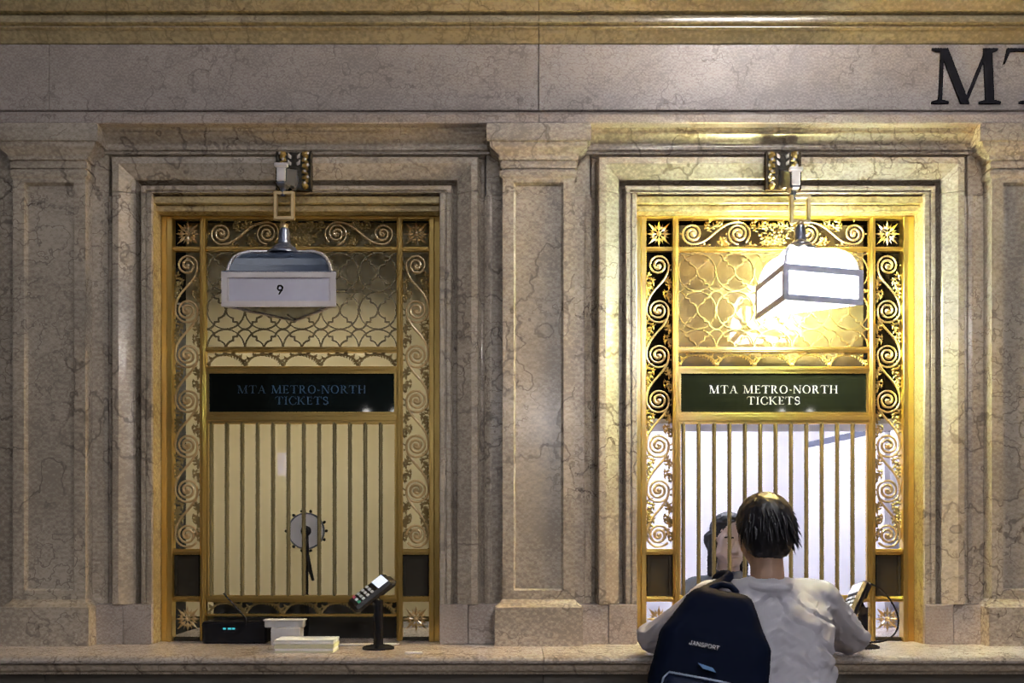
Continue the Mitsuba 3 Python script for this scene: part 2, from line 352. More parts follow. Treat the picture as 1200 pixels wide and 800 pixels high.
# counter
k = thing('ticket_counter', 'long pale marble counter ledge running under both ticket windows', 'counter', kind='structure')
cj = [-XW, X0 - PER + .1, X0 + .01, X0 + PER, XW]
nose = [(.55, SILL), (-.452, SILL), (-.463, SILL - .003), (-.471, SILL - .009), (-.475, SILL - .017), (-.472, SILL - .026), (-.464, SILL - .032), (-.45, SILL - .035), (.55, SILL - .035)]
under = [(-.0, SILL - .036), (-.452, SILL - .036), (-.450, SILL - .048), (-.444, SILL - .058), (-.438, SILL - .062), (-.428, SILL - .066), (-.428, SILL - .074), (-.40, SILL - .078), (0, SILL - .078)]
for a, b in zip(cj[:-1], cj[1:]):
    part(k, 'slab', extrude_x(nose, a + .0008, b - .0008), 'marble_sill', 25)
    part(k, 'moulding', extrude_x(under, a + .0008, b - .0008), 'marble', 25)
    part(k, 'base_panel', box(a + .0008, b - .0008, -.39, .5, 0, SILL - .079), 'marble_dark')

# frieze lettering
k = thing('frieze_lettering', 'large black metal serif capitals fixed to the marble frieze', 'lettering')
zb = 1.6 + 498 / 290.9
x = (1091 - 600) / 290.9
for ch, wd in (('M', .278), ('T', .215), ('A', .23)):
    g, w_ = serif_glyph(ch); b = g.bounds
    g = aff.scale(aff.translate(g, -b[0], 0), wd / (b[2] - b[0]), .222, origin=(0, 0))
    part(k, 'letter', moved(ext2d(g, -.158, -.149), (x, 0, zb)), 'frieze_metal'); x += wd + .012

# ------------------------------------------------------------------ ornament of the grilles
def scroll_unit(stem=True, s=.1875, R=.043, last=.050):
    """One running scroll, in (along, across): spiral about the origin, then the stem that sweeps to the next one."""
    turns = 2.1; th = np.linspace(0, 2 * np.pi * turns, 64)
    r = .004 + (R - .004) * (th / th[-1]) ** 0.9
    a0 = -th[-1]
    ang = a0 + th                                       # ends at 0: across = +R
    pts = [(rr * np.sin(-q), rr * np.cos(q)) for rr, q in zip(r, ang)]
    pts = [(-(rr * math.sin(q)) * -1, rr * math.cos(q)) for rr, q in zip(r, ang)]
    rad = list(.0060 + .0012 * np.cos(np.linspace(0, np.pi, 64)))
    if stem:
        p0, p1, p2, p3 = (0, R), (s * .42, R * 1.02), (s * .52, -last), (s, -last)
        for t in np.linspace(0.06, 1, 18):
            pts.append(tuple((1 - t) ** 3 * np.array(p0) + 3 * (1 - t) ** 2 * t * np.array(p1) + 3 * (1 - t) * t * t * np.array(p2) + t ** 3 * np.array(p3))); rad.append(.0052)
        for q in np.radians(np.linspace(172, 40, 16)):
            pts.append((s + last * math.sin(q) * 1.0, last * math.cos(q))); rad.append(.0048)
    return np.array(pts), np.array(rad)

def leaf(x, z, ang, ln, wd, y=0.0, th=.004):
    c, s_ = math.cos(ang), math.sin(ang)
    P = np.array([(0, 0, 0), (ln * .35, 0, wd), (ln, 0, 0), (ln * .35, 0, -wd), (ln * .42, -th, 0), (ln * .42, th, 0)])
    v = np.stack([x + P[:, 0] * c - P[:, 2] * s_, y + P[:, 1], z + P[:, 0] * s_ + P[:, 2] * c], 1)
    return trimesh.Trimesh(v, [(0, 4, 1), (1, 4, 2), (2, 4, 3), (3, 4, 0), (0, 1, 5), (1, 2, 5), (2, 3, 5), (3, 0, 5)], process=False)

def spray(rng, x, z, ang, n=6, ln=.05):
    out, dx, dz = [], math.cos(ang), math.sin(ang)
    out.append(tube([(x + dx * t * ln, 0, z + dz * t * ln) for t in np.linspace(0, 1, 5)], .0022, 4))
    for i in range(n):
        t = (i + .5) / n
        out.append(leaf(x + dx * ln * t, z + dz * ln * t, ang + (1 if i % 2 else -1) * (.75 + .3 * rng.rand()), .016 + .01 * rng.rand(), .0045 + .002 * rng.rand()))
    out.append(leaf(x + dx * ln, z + dz * ln, ang, .02, .006))
    return out

def dots(x, z, r): m = trimesh.creation.icosphere(1, r); m.apply_translation((x, 0, z)); return m

def side_scroll(stem=True):
    pts, rad = scroll_unit(stem)
    m = tube([(b, 0, -a) for a, b in pts], rad, 6)
    return cat(m, dots(0, 0, .008))
def across_scroll(stem=True):
    pts, rad = scroll_unit(stem, .192, .044, .048)
    return cat(tube([(a, 0, -b) for a, b in pts], rad, 6), dots(0, 0, .009))
def side_leaves(seed):
    r = np.random.RandomState(seed)
    return cat(spray(r, -.012, -.058, -2.4, 6, .050), spray(r, .024, -.100, -.9, 7, .055), spray(r, .050, -.055, -1.7, 4, .030), spray(r, -.050, -.060, 1.2, 3, .022), spray(r, -.02, -.05, -1.9, 6, .06), spray(r, .046, -.095, 1.9, 5, .04), spray(r, -.048, -.09, -1.5, 5, .04), spray(r, .02, -.12, -.4, 4, .035), [dots(-.04, -.075, .007), dots(.046, -.15, .006), dots(.052, -.02, .005), dots(-.053, .0, .005)],
               tube([(.040, 0, -.005), (.058, 0, .006)], .003, 4), tube([(-.045, 0, -.19), (-.059, 0, -.185)], .003, 4))
def across_leaves(seed):
    r = np.random.RandomState(seed)
    return cat(spray(r, .06, .012, .6, 6, .055), spray(r, .115, -.01, -.9, 6, .045), spray(r, .03, -.05, .1, 3, .03), spray(r, .05, .02, 1.1, 5, .035), spray(r, .10, -.03, -.2, 5, .04), spray(r, .09, .03, .2, 5, .04), [dots(.12, -.045, .008), dots(.07, .05, .006), dots(0, .053, .005), dots(-.05, 0, .005)])
def rosette_mesh():
    o = []
    for i in range(8): o.append(leaf(.008 * math.cos(i * math.pi / 4), .008 * math.sin(i * math.pi / 4), i * math.pi / 4, .047 if i % 2 == 0 else .056, .008, 0, .006))
    for i in range(8): q = (i + .5) * math.pi / 4; o.append(leaf(.02 * math.cos(q), .02 * math.sin(q), q, .026, .004))
    return cat(o, dots(0, 0, .011))
def plume_mesh():
    r = np.random.RandomState(3); o = []
    for a in (-.9, -.45, 0, .45, .9): o += spray(r, .008 * math.sin(a), -.045, math.pi / 2 - a, 7, .075 - .02 * abs(a))
    for s in (-1, 1): o += spray(r, 0, -.04, math.pi / 2 - s * 1.5, 4, .04)
    return cat(o)
def festoon_mesh(w, h):
    """One arch of leaves of the narrow ornament bands."""
    r = np.random.RandomState(5); o = []
    arc = [(w / 2 * -math.cos(t) * .96, 0, -h * .38 + h * .80 * math.sin(t)) for t in np.linspace(.05, math.pi - .05, 15)]
    o.append(tube(arc, .0042, 5))
    for i in range(1, 14):
        x, _, z = arc[i]; out = math.atan2(z + h * .3, x) if i != 7 else math.pi / 2
        o.append(leaf(x, z, out + .7 * (1 if i % 2 else -1), h * .40, h * .10)); o.append(leaf(x, z, out + math.pi + .8, h * .30, h * .09))
    return cat(o, dots(-w / 2, -h * .36, h * .13), dots(w / 2, -h * .36, h * .13))
def lattice_shape():
    P, sh = .159, []
    q = unary_union([Point(.046, 0).buffer(.0325, 16), Point(-.046, 0).buffer(.0325, 16), Point(0, .046).buffer(.0325, 16), Point(0, -.046).buffer(.0325, 16), sbox(-.049, -.049, .049, .049)])
    for j in range(4):
        zc = 2.675 - (j - 0) * P + 0
        for i in range(-4, 5):
            uc = (i + .5) * P
            sh.append(aff.translate(q, uc, zc).exterior.buffer(.0027, 4))
            sh.append(Point(uc + P / 2, zc).buffer(P / 2 - .001, 20).exterior.buffer(.0022, 4))
            sh.append(Point(uc, zc).buffer(.007, 6))
            if j == 0: sh.append(Point(uc + P / 2, zc + P).buffer(P / 2 - .001, 20).exterior.buffer(.0022, 4))
    return unary_union(sh).intersection(sbox(-.396, 2.362, .396, 2.760))

G = {'scroll': mikit.ply(side_scroll(), 'bronze', True), 'scroll_end': mikit.ply(side_scroll(False), 'bronze', True), 'scroll_m': mikit.ply(mirrored(side_scroll()), 'bronze', True), 'scroll_end_m': mikit.ply(mirrored(side_scroll(False)), 'bronze', True)}
LV = [mikit.ply(side_leaves(i), 'bronze_leaf') for i in range(3)]; LVm = [mikit.ply(mirrored(side_leaves(i)), 'bronze_leaf') for i in range(3)]
A = [mikit.ply(m, 'bronze', True) for m in (across_scroll(), mirrored(across_scroll()))]
Aend = [mikit.ply(m, 'bronze', True) for m in (across_scroll(False), mirrored(across_scroll(False)))]
AL = [mikit.ply(m, 'bronze_leaf') for m in (across_leaves(1), mirrored(across_leaves(1)))]
ROS, PLU = mikit.ply(rosette_mesh(), 'bronze'), mikit.ply(plume_mesh(), 'bronze_leaf')
FES, FESB = mikit.ply(festoon_mesh(.150, .055), 'bronze_leaf'), mikit.ply(festoon_mesh(.150, .058), 'bronze_leaf')
LAT = lattice_shape()
BAR = mikit.ply(cat(box(-.0075, .0075, -.012, .004, 1.322, 2.045, .003), box(-.004, .004, -.016, -.01, 1.322, 2.045, .001)), 'brass_bar')

def rail(g, x0, x1, z0, z1, y0=-.014, name='rail', mat='brass'):
    h = z1 - z0
    m = [box(x0, x1, y0, .012, z0, z1, .002)]
    if h > .015: m.append(box(x0, x1, y0 - .005, y0 + .004, z0 + h * .28, z1 - h * .28, .002))
    part(g, name, cat(m), mat)

for i, w in enumerate(WIN):
    g = thing('window_grille', ('ornate brass ticket window grille with a cream shade behind its bars' if i == 0 else 'ornate brass ticket window grille with a white lit booth behind its bars'), 'window grille', 'brass ticket window grilles')
    # frame: stiles, top
    for s in (-1, 1):
        part(g, 'stile', cat(box(w + s * .534, w + s * .583, -.018, .02, SILL, 2.905, .003), box(w + s * .534, w + s * .556, -.030, -.01, SILL, 2.900, .003)), 'brass')
        part(g, 'mullion', cat(box(w + s * .398, w + s * .422, -.020, .014, SILL + .002, 2.900, .003), box(w + s * .404, w + s * .416, -.028, -.012, SILL + .002, 2.900, .003)), 'brass')
    rail(g, w - .534, w + .534, 2.893, 2.9045, -.020, 'top_rail')
    u = .398
    for z0, z1 in ((2.761, 2.779), (2.339, 2.361), (2.256, 2.280), (2.040, 2.084), (1.296, 1.325), (1.236, 1.246)): rail(g, w - u, w + u, z0, z1)
    for s in (-1, 1):
        part(g, 'bead', box(w + s * .392, w + s * .398, -.010, .006, 2.045, 2.255), 'brass')
        for z0, z1 in ((2.761, 2.779), (1.494, 1.518), (1.298, 1.320)): rail(g, w + s * .422, w + s * .534, z0, z1)
        part(g, 'kick_panel', cat(box(w + s * .422, w + s * .534, .000, .010, 1.320, 1.494), box(w + s * .430, w + s * .437, -.008, .002, 1.324, 1.490), box(w + s * .519, w + s * .526, -.008, .002, 1.324, 1.490)), 'bronze_dark')
        part(g, 'rosette', ROS, None, at=shift(w + s * .478, 0, 2.836))
        part(g, 'rosette', ROS, None, at=shift(w + s * .478, 0, 1.225))
        part(g, 'bottom_rail', box(w + s * .422, w + s * .534, -.01, .01, SILL + .002, 1.150, .002), 'bronze_dark')
        for n in range(7):
            z = 1.6 + (620 - 311 - 52.6 * n) / 280
            mm = '' if s < 0 else '_m'
            sc = part(g, 'scroll', G[('scroll' if n < 6 else 'scroll_end') + mm], None, at=shift(w + s * .480, 0, z))
            part(g, 'leaf_spray', (LV if s < 0 else LVm)[n % 3], None, at=shift(w + s * .480, 0, z if n < 6 else z + .13), kind='stuff')
        for n, xx in enumerate((-.338, -.146)):
            sh_ = (A if n == 0 else Aend)[0 if s < 0 else 1]
            part(g, 'scroll', sh_, None, at=shift(w + (xx if s < 0 else -xx), 0, 2.836))
            part(g, 'leaf_spray', AL[0 if s < 0 else 1], None, at=shift(w + (xx if s < 0 else -xx), 0, 2.836), kind='stuff')
    part(g, 'plume', PLU, None, at=shift(w, 0, 2.836))
    part(g, 'lattice', moved(ext2d(LAT, -.006, .004), (w, 0, 0)), 'lead', label='tracery of circles and barbed quatrefoils')
    for n in range(5):
        part(g, 'festoon', FES, None, at=shift(w + (n - 2) * .157, 0, 2.309)); part(g, 'festoon', FESB, None, at=shift(w + (n - 2) * .157, 0, 1.270))
    for n in range(12):
        part(g, 'bar', BAR, None, at=shift(w - .377 + n * .0643, 0, 0))
    for s in (-1, 1): part(g, 'bar_bead', box(w + s * .389, w + s * .398, -.012, .006, 1.325, 2.04), 'brass')
    part(g, 'pane', box(w - .398, w + .398, .016, .0162, 2.345, 2.765), 'clear_glass', label='clear glass behind the tracery')
    part(g, 'pane', box(w - .398, w + .398, .018, .0182, 1.310, 2.050), 'clear_glass', label='clear glass behind the bars')
    # sign
    sg = thing('ticket_sign', ('unlit black sign plate above the shaded bars with dim blue letters' if i == 0 else 'black sign plate with white letters above the customer'), 'sign', 'ticket signs in the grilles')
    part(sg, 'plate', box(w - .389, w + .389, -.004, .012, 2.088, 2.254, .001), 'sign_black')
    part(sg, 'frame', cat(box(w - .392, w + .392, -.012, .0, 2.084, 2.090), box(w - .392, w + .392, -.012, .0, 2.250, 2.256), box(w - .394, w - .387, -.012, .0, 2.084, 2.256), box(w + .387, w + .394, -.012, .0, 2.084, 2.256)), 'brass', label='thin brass frame')
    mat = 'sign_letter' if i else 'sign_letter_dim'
    for t, wd, z in (('MTA METRO-NORTH', .54, 2.168), ('TICKETS', .222, 2.121)):
        sh_ = serif_text(t, .033, wd); b = sh_.bounds
        part(sg, 'lettering', moved(ext2d(aff.translate(sh_, -(b[0] + b[2]) / 2, 0), -.0052, -.0035), (w, 0, z)), mat)
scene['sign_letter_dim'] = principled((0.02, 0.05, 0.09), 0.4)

# ------------------------------------------------------------------ behind the windows
w = WIN[0]
k = struct('wall_shaded_booth', 'dark lining of the closed booth behind the cream shade')
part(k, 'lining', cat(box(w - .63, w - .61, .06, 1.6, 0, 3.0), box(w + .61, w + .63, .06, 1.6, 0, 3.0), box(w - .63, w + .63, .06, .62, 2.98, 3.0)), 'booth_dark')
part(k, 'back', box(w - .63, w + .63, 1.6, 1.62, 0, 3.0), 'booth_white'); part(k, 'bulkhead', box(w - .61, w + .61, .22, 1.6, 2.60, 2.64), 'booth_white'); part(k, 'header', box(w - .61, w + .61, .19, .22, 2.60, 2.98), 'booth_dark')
k = thing('booth_light', 'flat warm light panel under the bulkhead of the closed booth, behind the drawn shade', 'ceiling light')
part(k, 'frame', box(w - .46, w + .46, .55, 1.45, 2.588, 2.599), 'steel_light'); part(k, 'diffuser', box(w - .42, w + .42, .60, 1.40, 2.580, 2.587), 'milk_glass_on', emitter={'type': 'area', 'radiance': rgb(CLOSED_BOOTH_LAMP)})
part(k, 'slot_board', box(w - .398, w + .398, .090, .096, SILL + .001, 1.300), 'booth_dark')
k = thing('roller_shade', 'plain cream roller shade drawn down behind the bars of the closed ticket window', 'shade')
part(k, 'cloth', trimesh.Trimesh([(w - .537, .15, 1.22), (w + .585, .15, 1.22), (w + .585, .15, 2.93), (w - .537, .15, 2.93)], [(0, 1, 2), (0, 2, 3)], process=False), 'shade_cloth')
part(k, 'hem_bar', box(w - .537, w + .585, .146, .157, 1.20, 1.222, .003), 'brass_bar'); part(k, 'roller', lathe([(0, -.56), (.02, -.56), (.02, .56), (0, .56)], 16), 'booth_dark', True, at=shift(w + .0, .165, 2.95) @ T().rotate([0, 1, 0], 90))
k = thing('talk_disc', 'round clear talk-through disc with black knobs round its rim behind the bars', 'speak-through')
c = np.array([w + .009, .045, 1.593])
ry = lambda m: (m.apply_transform(trimesh.transformations.rotation_matrix(math.pi / 2, (1, 0, 0))), m)[1]
part(k, 'disc', moved(ry(lathe([(.020, 0), (.074, 0), (.074, .004), (.020, .004)], 40)), c), 'disc_glass')
part(k, 'rim', moved(ry(lathe([(.072, -.004), (.078, -.004), (.078, .008), (.072, .008)], 40)), c), 'steel_dark')
part(k, 'hub', moved(ry(lathe([(0, -.004), (.022, -.004), (.022, .012), (.014, .02), (0, .02)], 24)), c), 'black_plastic')
KN = mikit.ply(cat(trimesh.creation.icosphere(1, .0065)), 'black_plastic', True)
for n in range(14): q = n * 2 * math.pi / 14; part(k, 'knob', KN, None, at=shift(c[0] + .085 * math.cos(q), c[1] - .004, c[2] + .085 * math.sin(q)))
part(k, 'cable', tube([(c[0] + .002, c[1] - .01, c[2] - .01), (c[0] + .004, c[1] - .008, c[2] - .1), (c[0] + .014, c[1], c[2] - .16), (c[0] + .026, c[1] + .01, c[2] - .21)], [.008, .010, .009, .006], 6), 'black_plastic', True)
part(k, 'stand', box(c[0] - .006, c[0] + .006, c[1] + .005, c[1] + .013, SILL, c[2] - .02), 'black_plastic')

w = WIN[1]
k = struct('wall_lit_booth', 'white painted walls of the lit booth behind the open ticket window')
BX0, BX1, BY = w - 1.0, w + 1.0, 2.4
part(k, 'partition', box(BX0 - .04, BX0, .07, BY, 0, 2.8), 'booth_white'); part(k, 'partition', box(BX1, BX1 + .04, .07, BY, 0, 2.8), 'booth_white')
part(k, 'back', box(BX0 - .04, BX1 + .04, BY, BY + .04, 0, 2.8), 'booth_white')
part(k, 'inner_front', cat(box(BX0, w - .60, .065, .08, 0, 2.8), box(w + .60, BX1, .065, .08, 0, 2.8)), 'booth_white')
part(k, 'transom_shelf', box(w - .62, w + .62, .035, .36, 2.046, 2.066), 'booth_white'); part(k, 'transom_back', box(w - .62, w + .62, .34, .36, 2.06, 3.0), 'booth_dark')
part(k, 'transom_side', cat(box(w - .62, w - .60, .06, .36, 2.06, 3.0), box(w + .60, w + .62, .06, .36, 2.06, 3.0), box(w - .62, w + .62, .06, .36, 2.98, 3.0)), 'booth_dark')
k = struct('ceiling_lit_booth', 'white ceiling of the lit booth', 'ceiling'); part(k, '', box(BX0 - .04, BX1 + .04, .36, BY + .04, 2.70, 2.74), 'booth_white')
k = thing('frosted_panel', 'buff frosted panel behind the tracery of the lit ticket window', 'panel'); part(k, '', box(w - .41, w + .41, .09, .094, 2.068, 2.90), 'frosted_panel')
k = thing('ceiling_light', 'flat white light panel in the ceiling of the lit booth', 'ceiling light')
part(k, 'frame', box(w - .62, w + .62, .75, 1.99, 2.688, 2.699), 'steel_light')
part(k, 'diffuser', box(w - .58, w + .58, .80, 1.95, 2.680, 2.687), 'milk_glass_on', emitter={'type': 'area', 'radiance': rgb(BOOTH_LAMP)})
# cubicle screen of the booth, seen through the right-hand bars
k = thing('cubicle_screen', 'tall white cubicle screen with a slate top edge behind the right-hand bars', 'partition screen')
a, b = W(947, 519, 5.9), W(1040, 497, 4.9)
def wall_quad(a, b, z0, z1a, z1b, t):
    d = np.array([b[0] - a[0], b[1] - a[1]]); n = np.array([-d[1], d[0]]) / np.linalg.norm(d) * t / 2; v = []
    for p, z1 in ((a, z1a), (b, z1b)):
        for s in (-1, 1):
            v += [(p[0] + s * n[0], p[1] + s * n[1], z0), (p[0] + s * n[0], p[1] + s * n[1], z1)]
    return trimesh.convex.convex_hull(np.array(v))
zt = (a[2] + b[2]) / 2
part(k, 'panel', wall_quad(a, b, 0, zt - .035, zt - .035, .03), 'booth_white'); part(k, 'top_edge', wall_quad(a, b, zt - .035, zt, zt, .034), 'slate_trim')
part(k, 'post', box(a[0] - .012, a[0] + .006, a[1] - .02, a[1] + .02, 0, zt), 'slate_trim')

# ------------------------------------------------------------------ lanterns
def lantern(wx, cx, cy, zbox, rot, lit, label):
    """Triangular lantern on a wall bracket; rot 0 turns its broad face to the hall."""
    L = thing('hanging_lantern', label, 'lantern', 'lanterns on the window heads')
    yw = -.128
    # bracket plate on the head of the surround
    zp = 3.045
    part(L, 'bracket_plate', cat(box(wx - .072, wx + .072, yw - .014, yw, zp - .078, zp + .078, .004), box(wx - .072, wx - .064, yw - .024, yw, zp - .078, zp + .078, .002), box(wx + .064, wx + .072, yw - .024, yw, zp - .078, zp + .078, .002)), 'bronze_dark')
    r = np.random.RandomState(2); o = []; o2 = []
    for sx in (-1, 1):
        for n_, zz in enumerate(np.linspace(-.058, .062, 6)):
            o.append(leaf(wx + sx * .030, zp + zz, math.pi / 2 - sx * 1.0, .034, .010, yw - .018, .008))
            o.append(leaf(wx + sx * .058, zp + zz - .012, math.pi / 2 + sx * .7, .028, .008, yw - .018, .007))
            o2.append(moved(dots(0, 0, .0065), (wx + sx * (.044 + .012 * (n_ % 2)), yw - .02, zp + zz + .008)))
        o += [moved(dots(0, 0, .013), (wx + sx * .046, yw - .016, zp + q)) for q in (-.062, .066)]
        o2 += [leaf(wx + sx * .012, zp + q, math.pi / 2 - sx * .5, .03, .008, yw - .018, .008) for q in (.02, .048)]
    part(L, 'bosses', cat(o2), 'steel_light', kind='stuff')
    part(L, 'ornament', cat(o), 'brass', kind='stuff')
    za = 2.955
    def hb(*p): return trimesh.convex.convex_hull(np.array(p))
    part(L, 'arm', cat(hb(*[(wx + sx, y, z) for sx in (-.013, .013) for y, z in ((yw, zp + .01), (yw, zp - .06), (cy, za + .03), (cy, za - .03))]), box(wx - .018, wx + .018, yw - .05, yw, zp - .078, zp - .01, .012), box(wx - .020, wx + .020, cy - .03, cy + .03, za - .045, za + .03, .008)), 'steel_dark')
    part(L, 'arm_cap', cat(box(wx - .017, wx + .017, cy - .034, cy - .028, za - .03, za + .03, .002), box(wx - .026, wx + .026, cy - .038, cy - .02, za + .024, za + .040, .003)), 'steel_light')
    part(L, 'hook', tube([(wx, cy, za - .03), (wx, cy, za - .075)], .011, 8), 'steel_dark', True)
    zl0, lz = 2.786, 2.896
    part(L, 'link', cat(box(cx - .040, cx - .026, cy - .010, cy + .010, zl0, lz, .002), box(cx + .026, cx + .040, cy - .010, cy + .010, zl0, lz, .002), box(cx - .040, cx + .040, cy - .010, cy + .010, zl0, zl0 + .014, .002), box(cx - .040, cx + .040, cy - .010, cy + .010, lz - .014, lz, .002)), 'bronze')
    zn = zbox + .130 + .092
    part(L, 'knuckle', moved(lathe([(0, .118), (.012, .116), (.018, .104), (.012, .092), (.014, .090), (0, .088)], 16), (cx, cy, zn)), 'bronze', True)
    part(L, 'neck', moved(lathe([(0, .102), (.016, .098), (.020, .088), (.022, .060), (.025, .040), (.034, .030), (.044, .024), (.046, .018), (.056, .012), (.066, .004), (.068, -.004), (0, -.004)], 24), (cx, cy, zn)), 'steel_dark', 30)
    # triangle: broad face v0-v1 towards the hall, v2 behind; about the centroid
    s, h = .215, .27
    V = np.array([(-s, -h / 3), (s, -h / 3), (0, 2 * h / 3)]); c_, s_ = math.cos(rot), math.sin(rot)
    V = V @ np.array([[c_, s_], [-s_, c_]]) + (cx, cy)
    C = V.mean(0)
    def inset(d):
        return np.array(Polygon(V).buffer(-d, join_style=2).exterior.coords)[:3] if d > 0 else V
    def ordered(d):
        q = inset(d); return np.array([q[np.argmin(((q - (C + (v - C) * .9)) ** 2).sum(1))] for v in V])
    glass = 'milk_glass_on' if lit else 'milk_glass_off'
    em = {'emitter': {'type': 'area', 'radiance': rgb(LANTERN_GLOW)}} if lit else {}
    frame = 'steel_blue' if lit else 'steel_light'
    fr = .021; o = []
    z0, z1 = zbox, zbox + .130
    for i in range(3):
        a, b = V[i], V[(i + 1) % 3]
        ia, ib = ordered(.012)[i], ordered(.012)[(i + 1) % 3]
        def beam(za, zb, a=a, b=b, ia=ia, ib=ib): return trimesh.convex.convex_hull(np.array([(p[0], p[1], z) for p in (a, b, ia, ib) for z in (za, zb)]))
        o += [beam(z0, z0 + fr), beam(z1 - fr, z1)]
        for p, q in ((a, b), (b, a)):
            e = p + (q - p) / np.linalg.norm(q - p) * fr; n = (C - p); ie = ordered(.012)[i if p is a else (i + 1) % 3]; ie2 = ie + (q - p) / np.linalg.norm(q - p) * fr * .4
            o.append(trimesh.convex.convex_hull(np.array([(x[0], x[1], z) for x in (p, e, ie, ie2) for z in (z0, z1)])))
        ga, gb, ha, hb = (ordered(d)[j] for d in (.006, .010) for j in (i, (i + 1) % 3))
        sh = lambda p, q, t: p + (q - p) / np.linalg.norm(q - p) * t
        q4 = [sh(ga, gb, .012), sh(gb, ga, .012), sh(ha, hb, .010), sh(hb, ha, .010)]
        part(L, 'side_pane', trimesh.convex.convex_hull(np.array([(x[0], x[1], z) for x in q4 for z in (z0 + .012, z1 - .012)])), glass, label='white milk glass pane, glowing' if lit else 'grey milk glass pane', **em)
    part(L, 'frame', cat(o), frame)
    q = ordered(.012)
    part(L, 'bottom_pane', trimesh.convex.convex_hull(np.array([(x[0], x[1], z) for x in q for z in (z0 + .004, z0 + .009)])), glass if lit else 'roof_glass_off', **em)
    if not lit:
        e = (V[0] + V[1]) / 2 * .45 + V[2] * .55; d = V[2] - e
        part(L, 'bottom_bar', trimesh.convex.convex_hull(np.array([(e[0] + sx * .004 + t * d[0], e[1] + t * d[1], z) for sx in (-1, 1) for t in (0, 1) for z in (z0 - .001, z0 + .006)])), 'steel_dark')
    # roof: three bowed panes between hip bars
    prof = [(.90, 0), (.865, .030), (.80, .056), (.70, .074), (.55, .086), (.16, .094)]
    for i in range(3):
        v, f = [], []
        for sc_, dz in prof:
            for j in (i, (i + 1) % 3): p = C + (V[j] - C) * sc_; v.append((p[0], p[1], z1 + dz))
        n = len(prof)
        v2 = [(C[0] + (x - C[0]) * .975, C[1] + (y - C[1]) * .975, z - .003) for x, y, z in v]; vv = v + v2; m = 2 * n
        for t in range(n - 1):
            a0, b0, c0, d0 = 2 * t, 2 * t + 1, 2 * t + 3, 2 * t + 2
            f += [(a0, b0, c0), (a0, c0, d0), (m + a0, m + c0, m + b0), (m + a0, m + d0, m + c0), (a0, d0, m + d0), (a0, m + d0, m + a0), (b0, m + c0, c0), (b0, m + b0, m + c0)]
        f += [(0, m, m + 1), (0, m + 1, 1), (2 * n - 2, 2 * n - 1, m + 2 * n - 1), (2 * n - 2, m + 2 * n - 1, m + 2 * n - 2)]
        mm = fix(trimesh.Trimesh(np.array(vv), np.array(f), process=False))
        part(L, 'roof_pane', mm, 'milk_glass_on' if lit else 'roof_glass_off', label='white bowed roof pane, glowing' if lit else 'dark slate blue bowed roof pane', **em)
        j = i; pts = [np.append(C + (V[j] - C) * (sc_ + .01), z1 + dz + .002) for sc_, dz in prof]
        part(L, 'hip_bar', tube(pts, .0065, 6), 'steel_blue' if lit else 'steel_light', True)
    part(L, 'roof_ledge', cat([trimesh.convex.convex_hull(np.array([(p[0], p[1], z) for p in (V[i], V[(i + 1) % 3], C + (V[i] - C) * .86, C + (V[(i + 1) % 3] - C) * .86) for z in (z1, z1 + .004)])) for i in range(3)]), 'steel_dark' if not lit else frame)
    if not lit:
        m = meshkit.text_mesh('9', .034, .0015, True)
        v = m.vertices; m = fix(trimesh.Trimesh(np.stack([v[:, 0], -v[:, 2], v[:, 1]], 1), m.faces, process=False))
        n = -h / 3 + cy + .0055
        m.apply_translation((cx - m.bounds[:, 0].mean() + .004, n, z0 + .065 - m.bounds[:, 2].mean())); part(L, 'number', m, 'black_plastic', label='black digit 9')
    return L
lantern(WIN[0], WIN[0] + .005, -.33, 2.434, 0.0, False, 'unlit grey triangular lantern numbered 9 hanging before the closed ticket window')
ang = math.radians(-35.5)
lantern(WIN[1], 1.118, -.29, 2.458, math.pi + ang, True, 'glowing white triangular lantern hanging before the open ticket window')

# ------------------------------------------------------------------ things on the counter
def frame_box(o, X, Y, Z, x0, x1, y0, y1, z0, z1, ch=0.003):
    m = box(x0, x1, y0, y1, z0, z1, ch); M = np.eye(4); M[:3, 0], M[:3, 1], M[:3, 2], M[:3, 3] = X, Y, Z, o; m.apply_transform(M); return m

def terminal(px, label, o, along, normal, base, key_rows=4):
    k = thing('payment_terminal', label, 'card terminal', 'card terminals on the counter')
    Y = np.array(along, float); Y /= np.linalg.norm(Y); Z = np.array(normal, float); Z -= Y * (Z @ Y); Z /= np.linalg.norm(Z); X = np.cross(Y, Z)
    B = lambda *a, **q: frame_box(np.array(o), X, Y, Z, *a, **q)
    part(k, 'body', cat(B(-.041, .041, -.093, .093, -.022, .014, ch=.012), B(-.034, .034, .02, .105, -.034, -.004, ch=.012)), 'black_plastic')
    part(k, 'screen', B(-.030, .030, .030, .078, .012, .0152, ch=.001), 'terminal_screen', label='pale lit screen', emitter={'type': 'area', 'radiance': rgb((.75, .80, .95))})
    kw_, kr, kg = 'key_white', 'key_red', 'key_green'
    for r in range(4):
        for c in range(3):
            mat = kw_ if r < 3 else (kr, kw_, kg)[c]
            x = (c - 1) * .022; y = .004 - r * .021
            part(k, 'key', B(x - .008, x + .008, y - .0065, y + .0065, .013, .0175, ch=.002), mat)
    top = np.array(o) - Z * .03
    part(k, 'pole', cat(tube([(base[0], base[1], SILL + .004), (base[0], base[1], top[2] - .01)], .019, 12), tube([(base[0], base[1], top[2] - .03), tuple(top)], .019, 10)), 'black_plastic', 40)
    part(k, 'base', lathe([(0, 0), (.062, 0), (.062, .006), (.05, .012), (.02, .018), (0, .018)], 28, (base[0], base[1], SILL)), 'black_plastic', 30)
    return k
scene['terminal_screen'] = principled((.1, .1, .12), .2)
o = W(434, 694, 3.72)
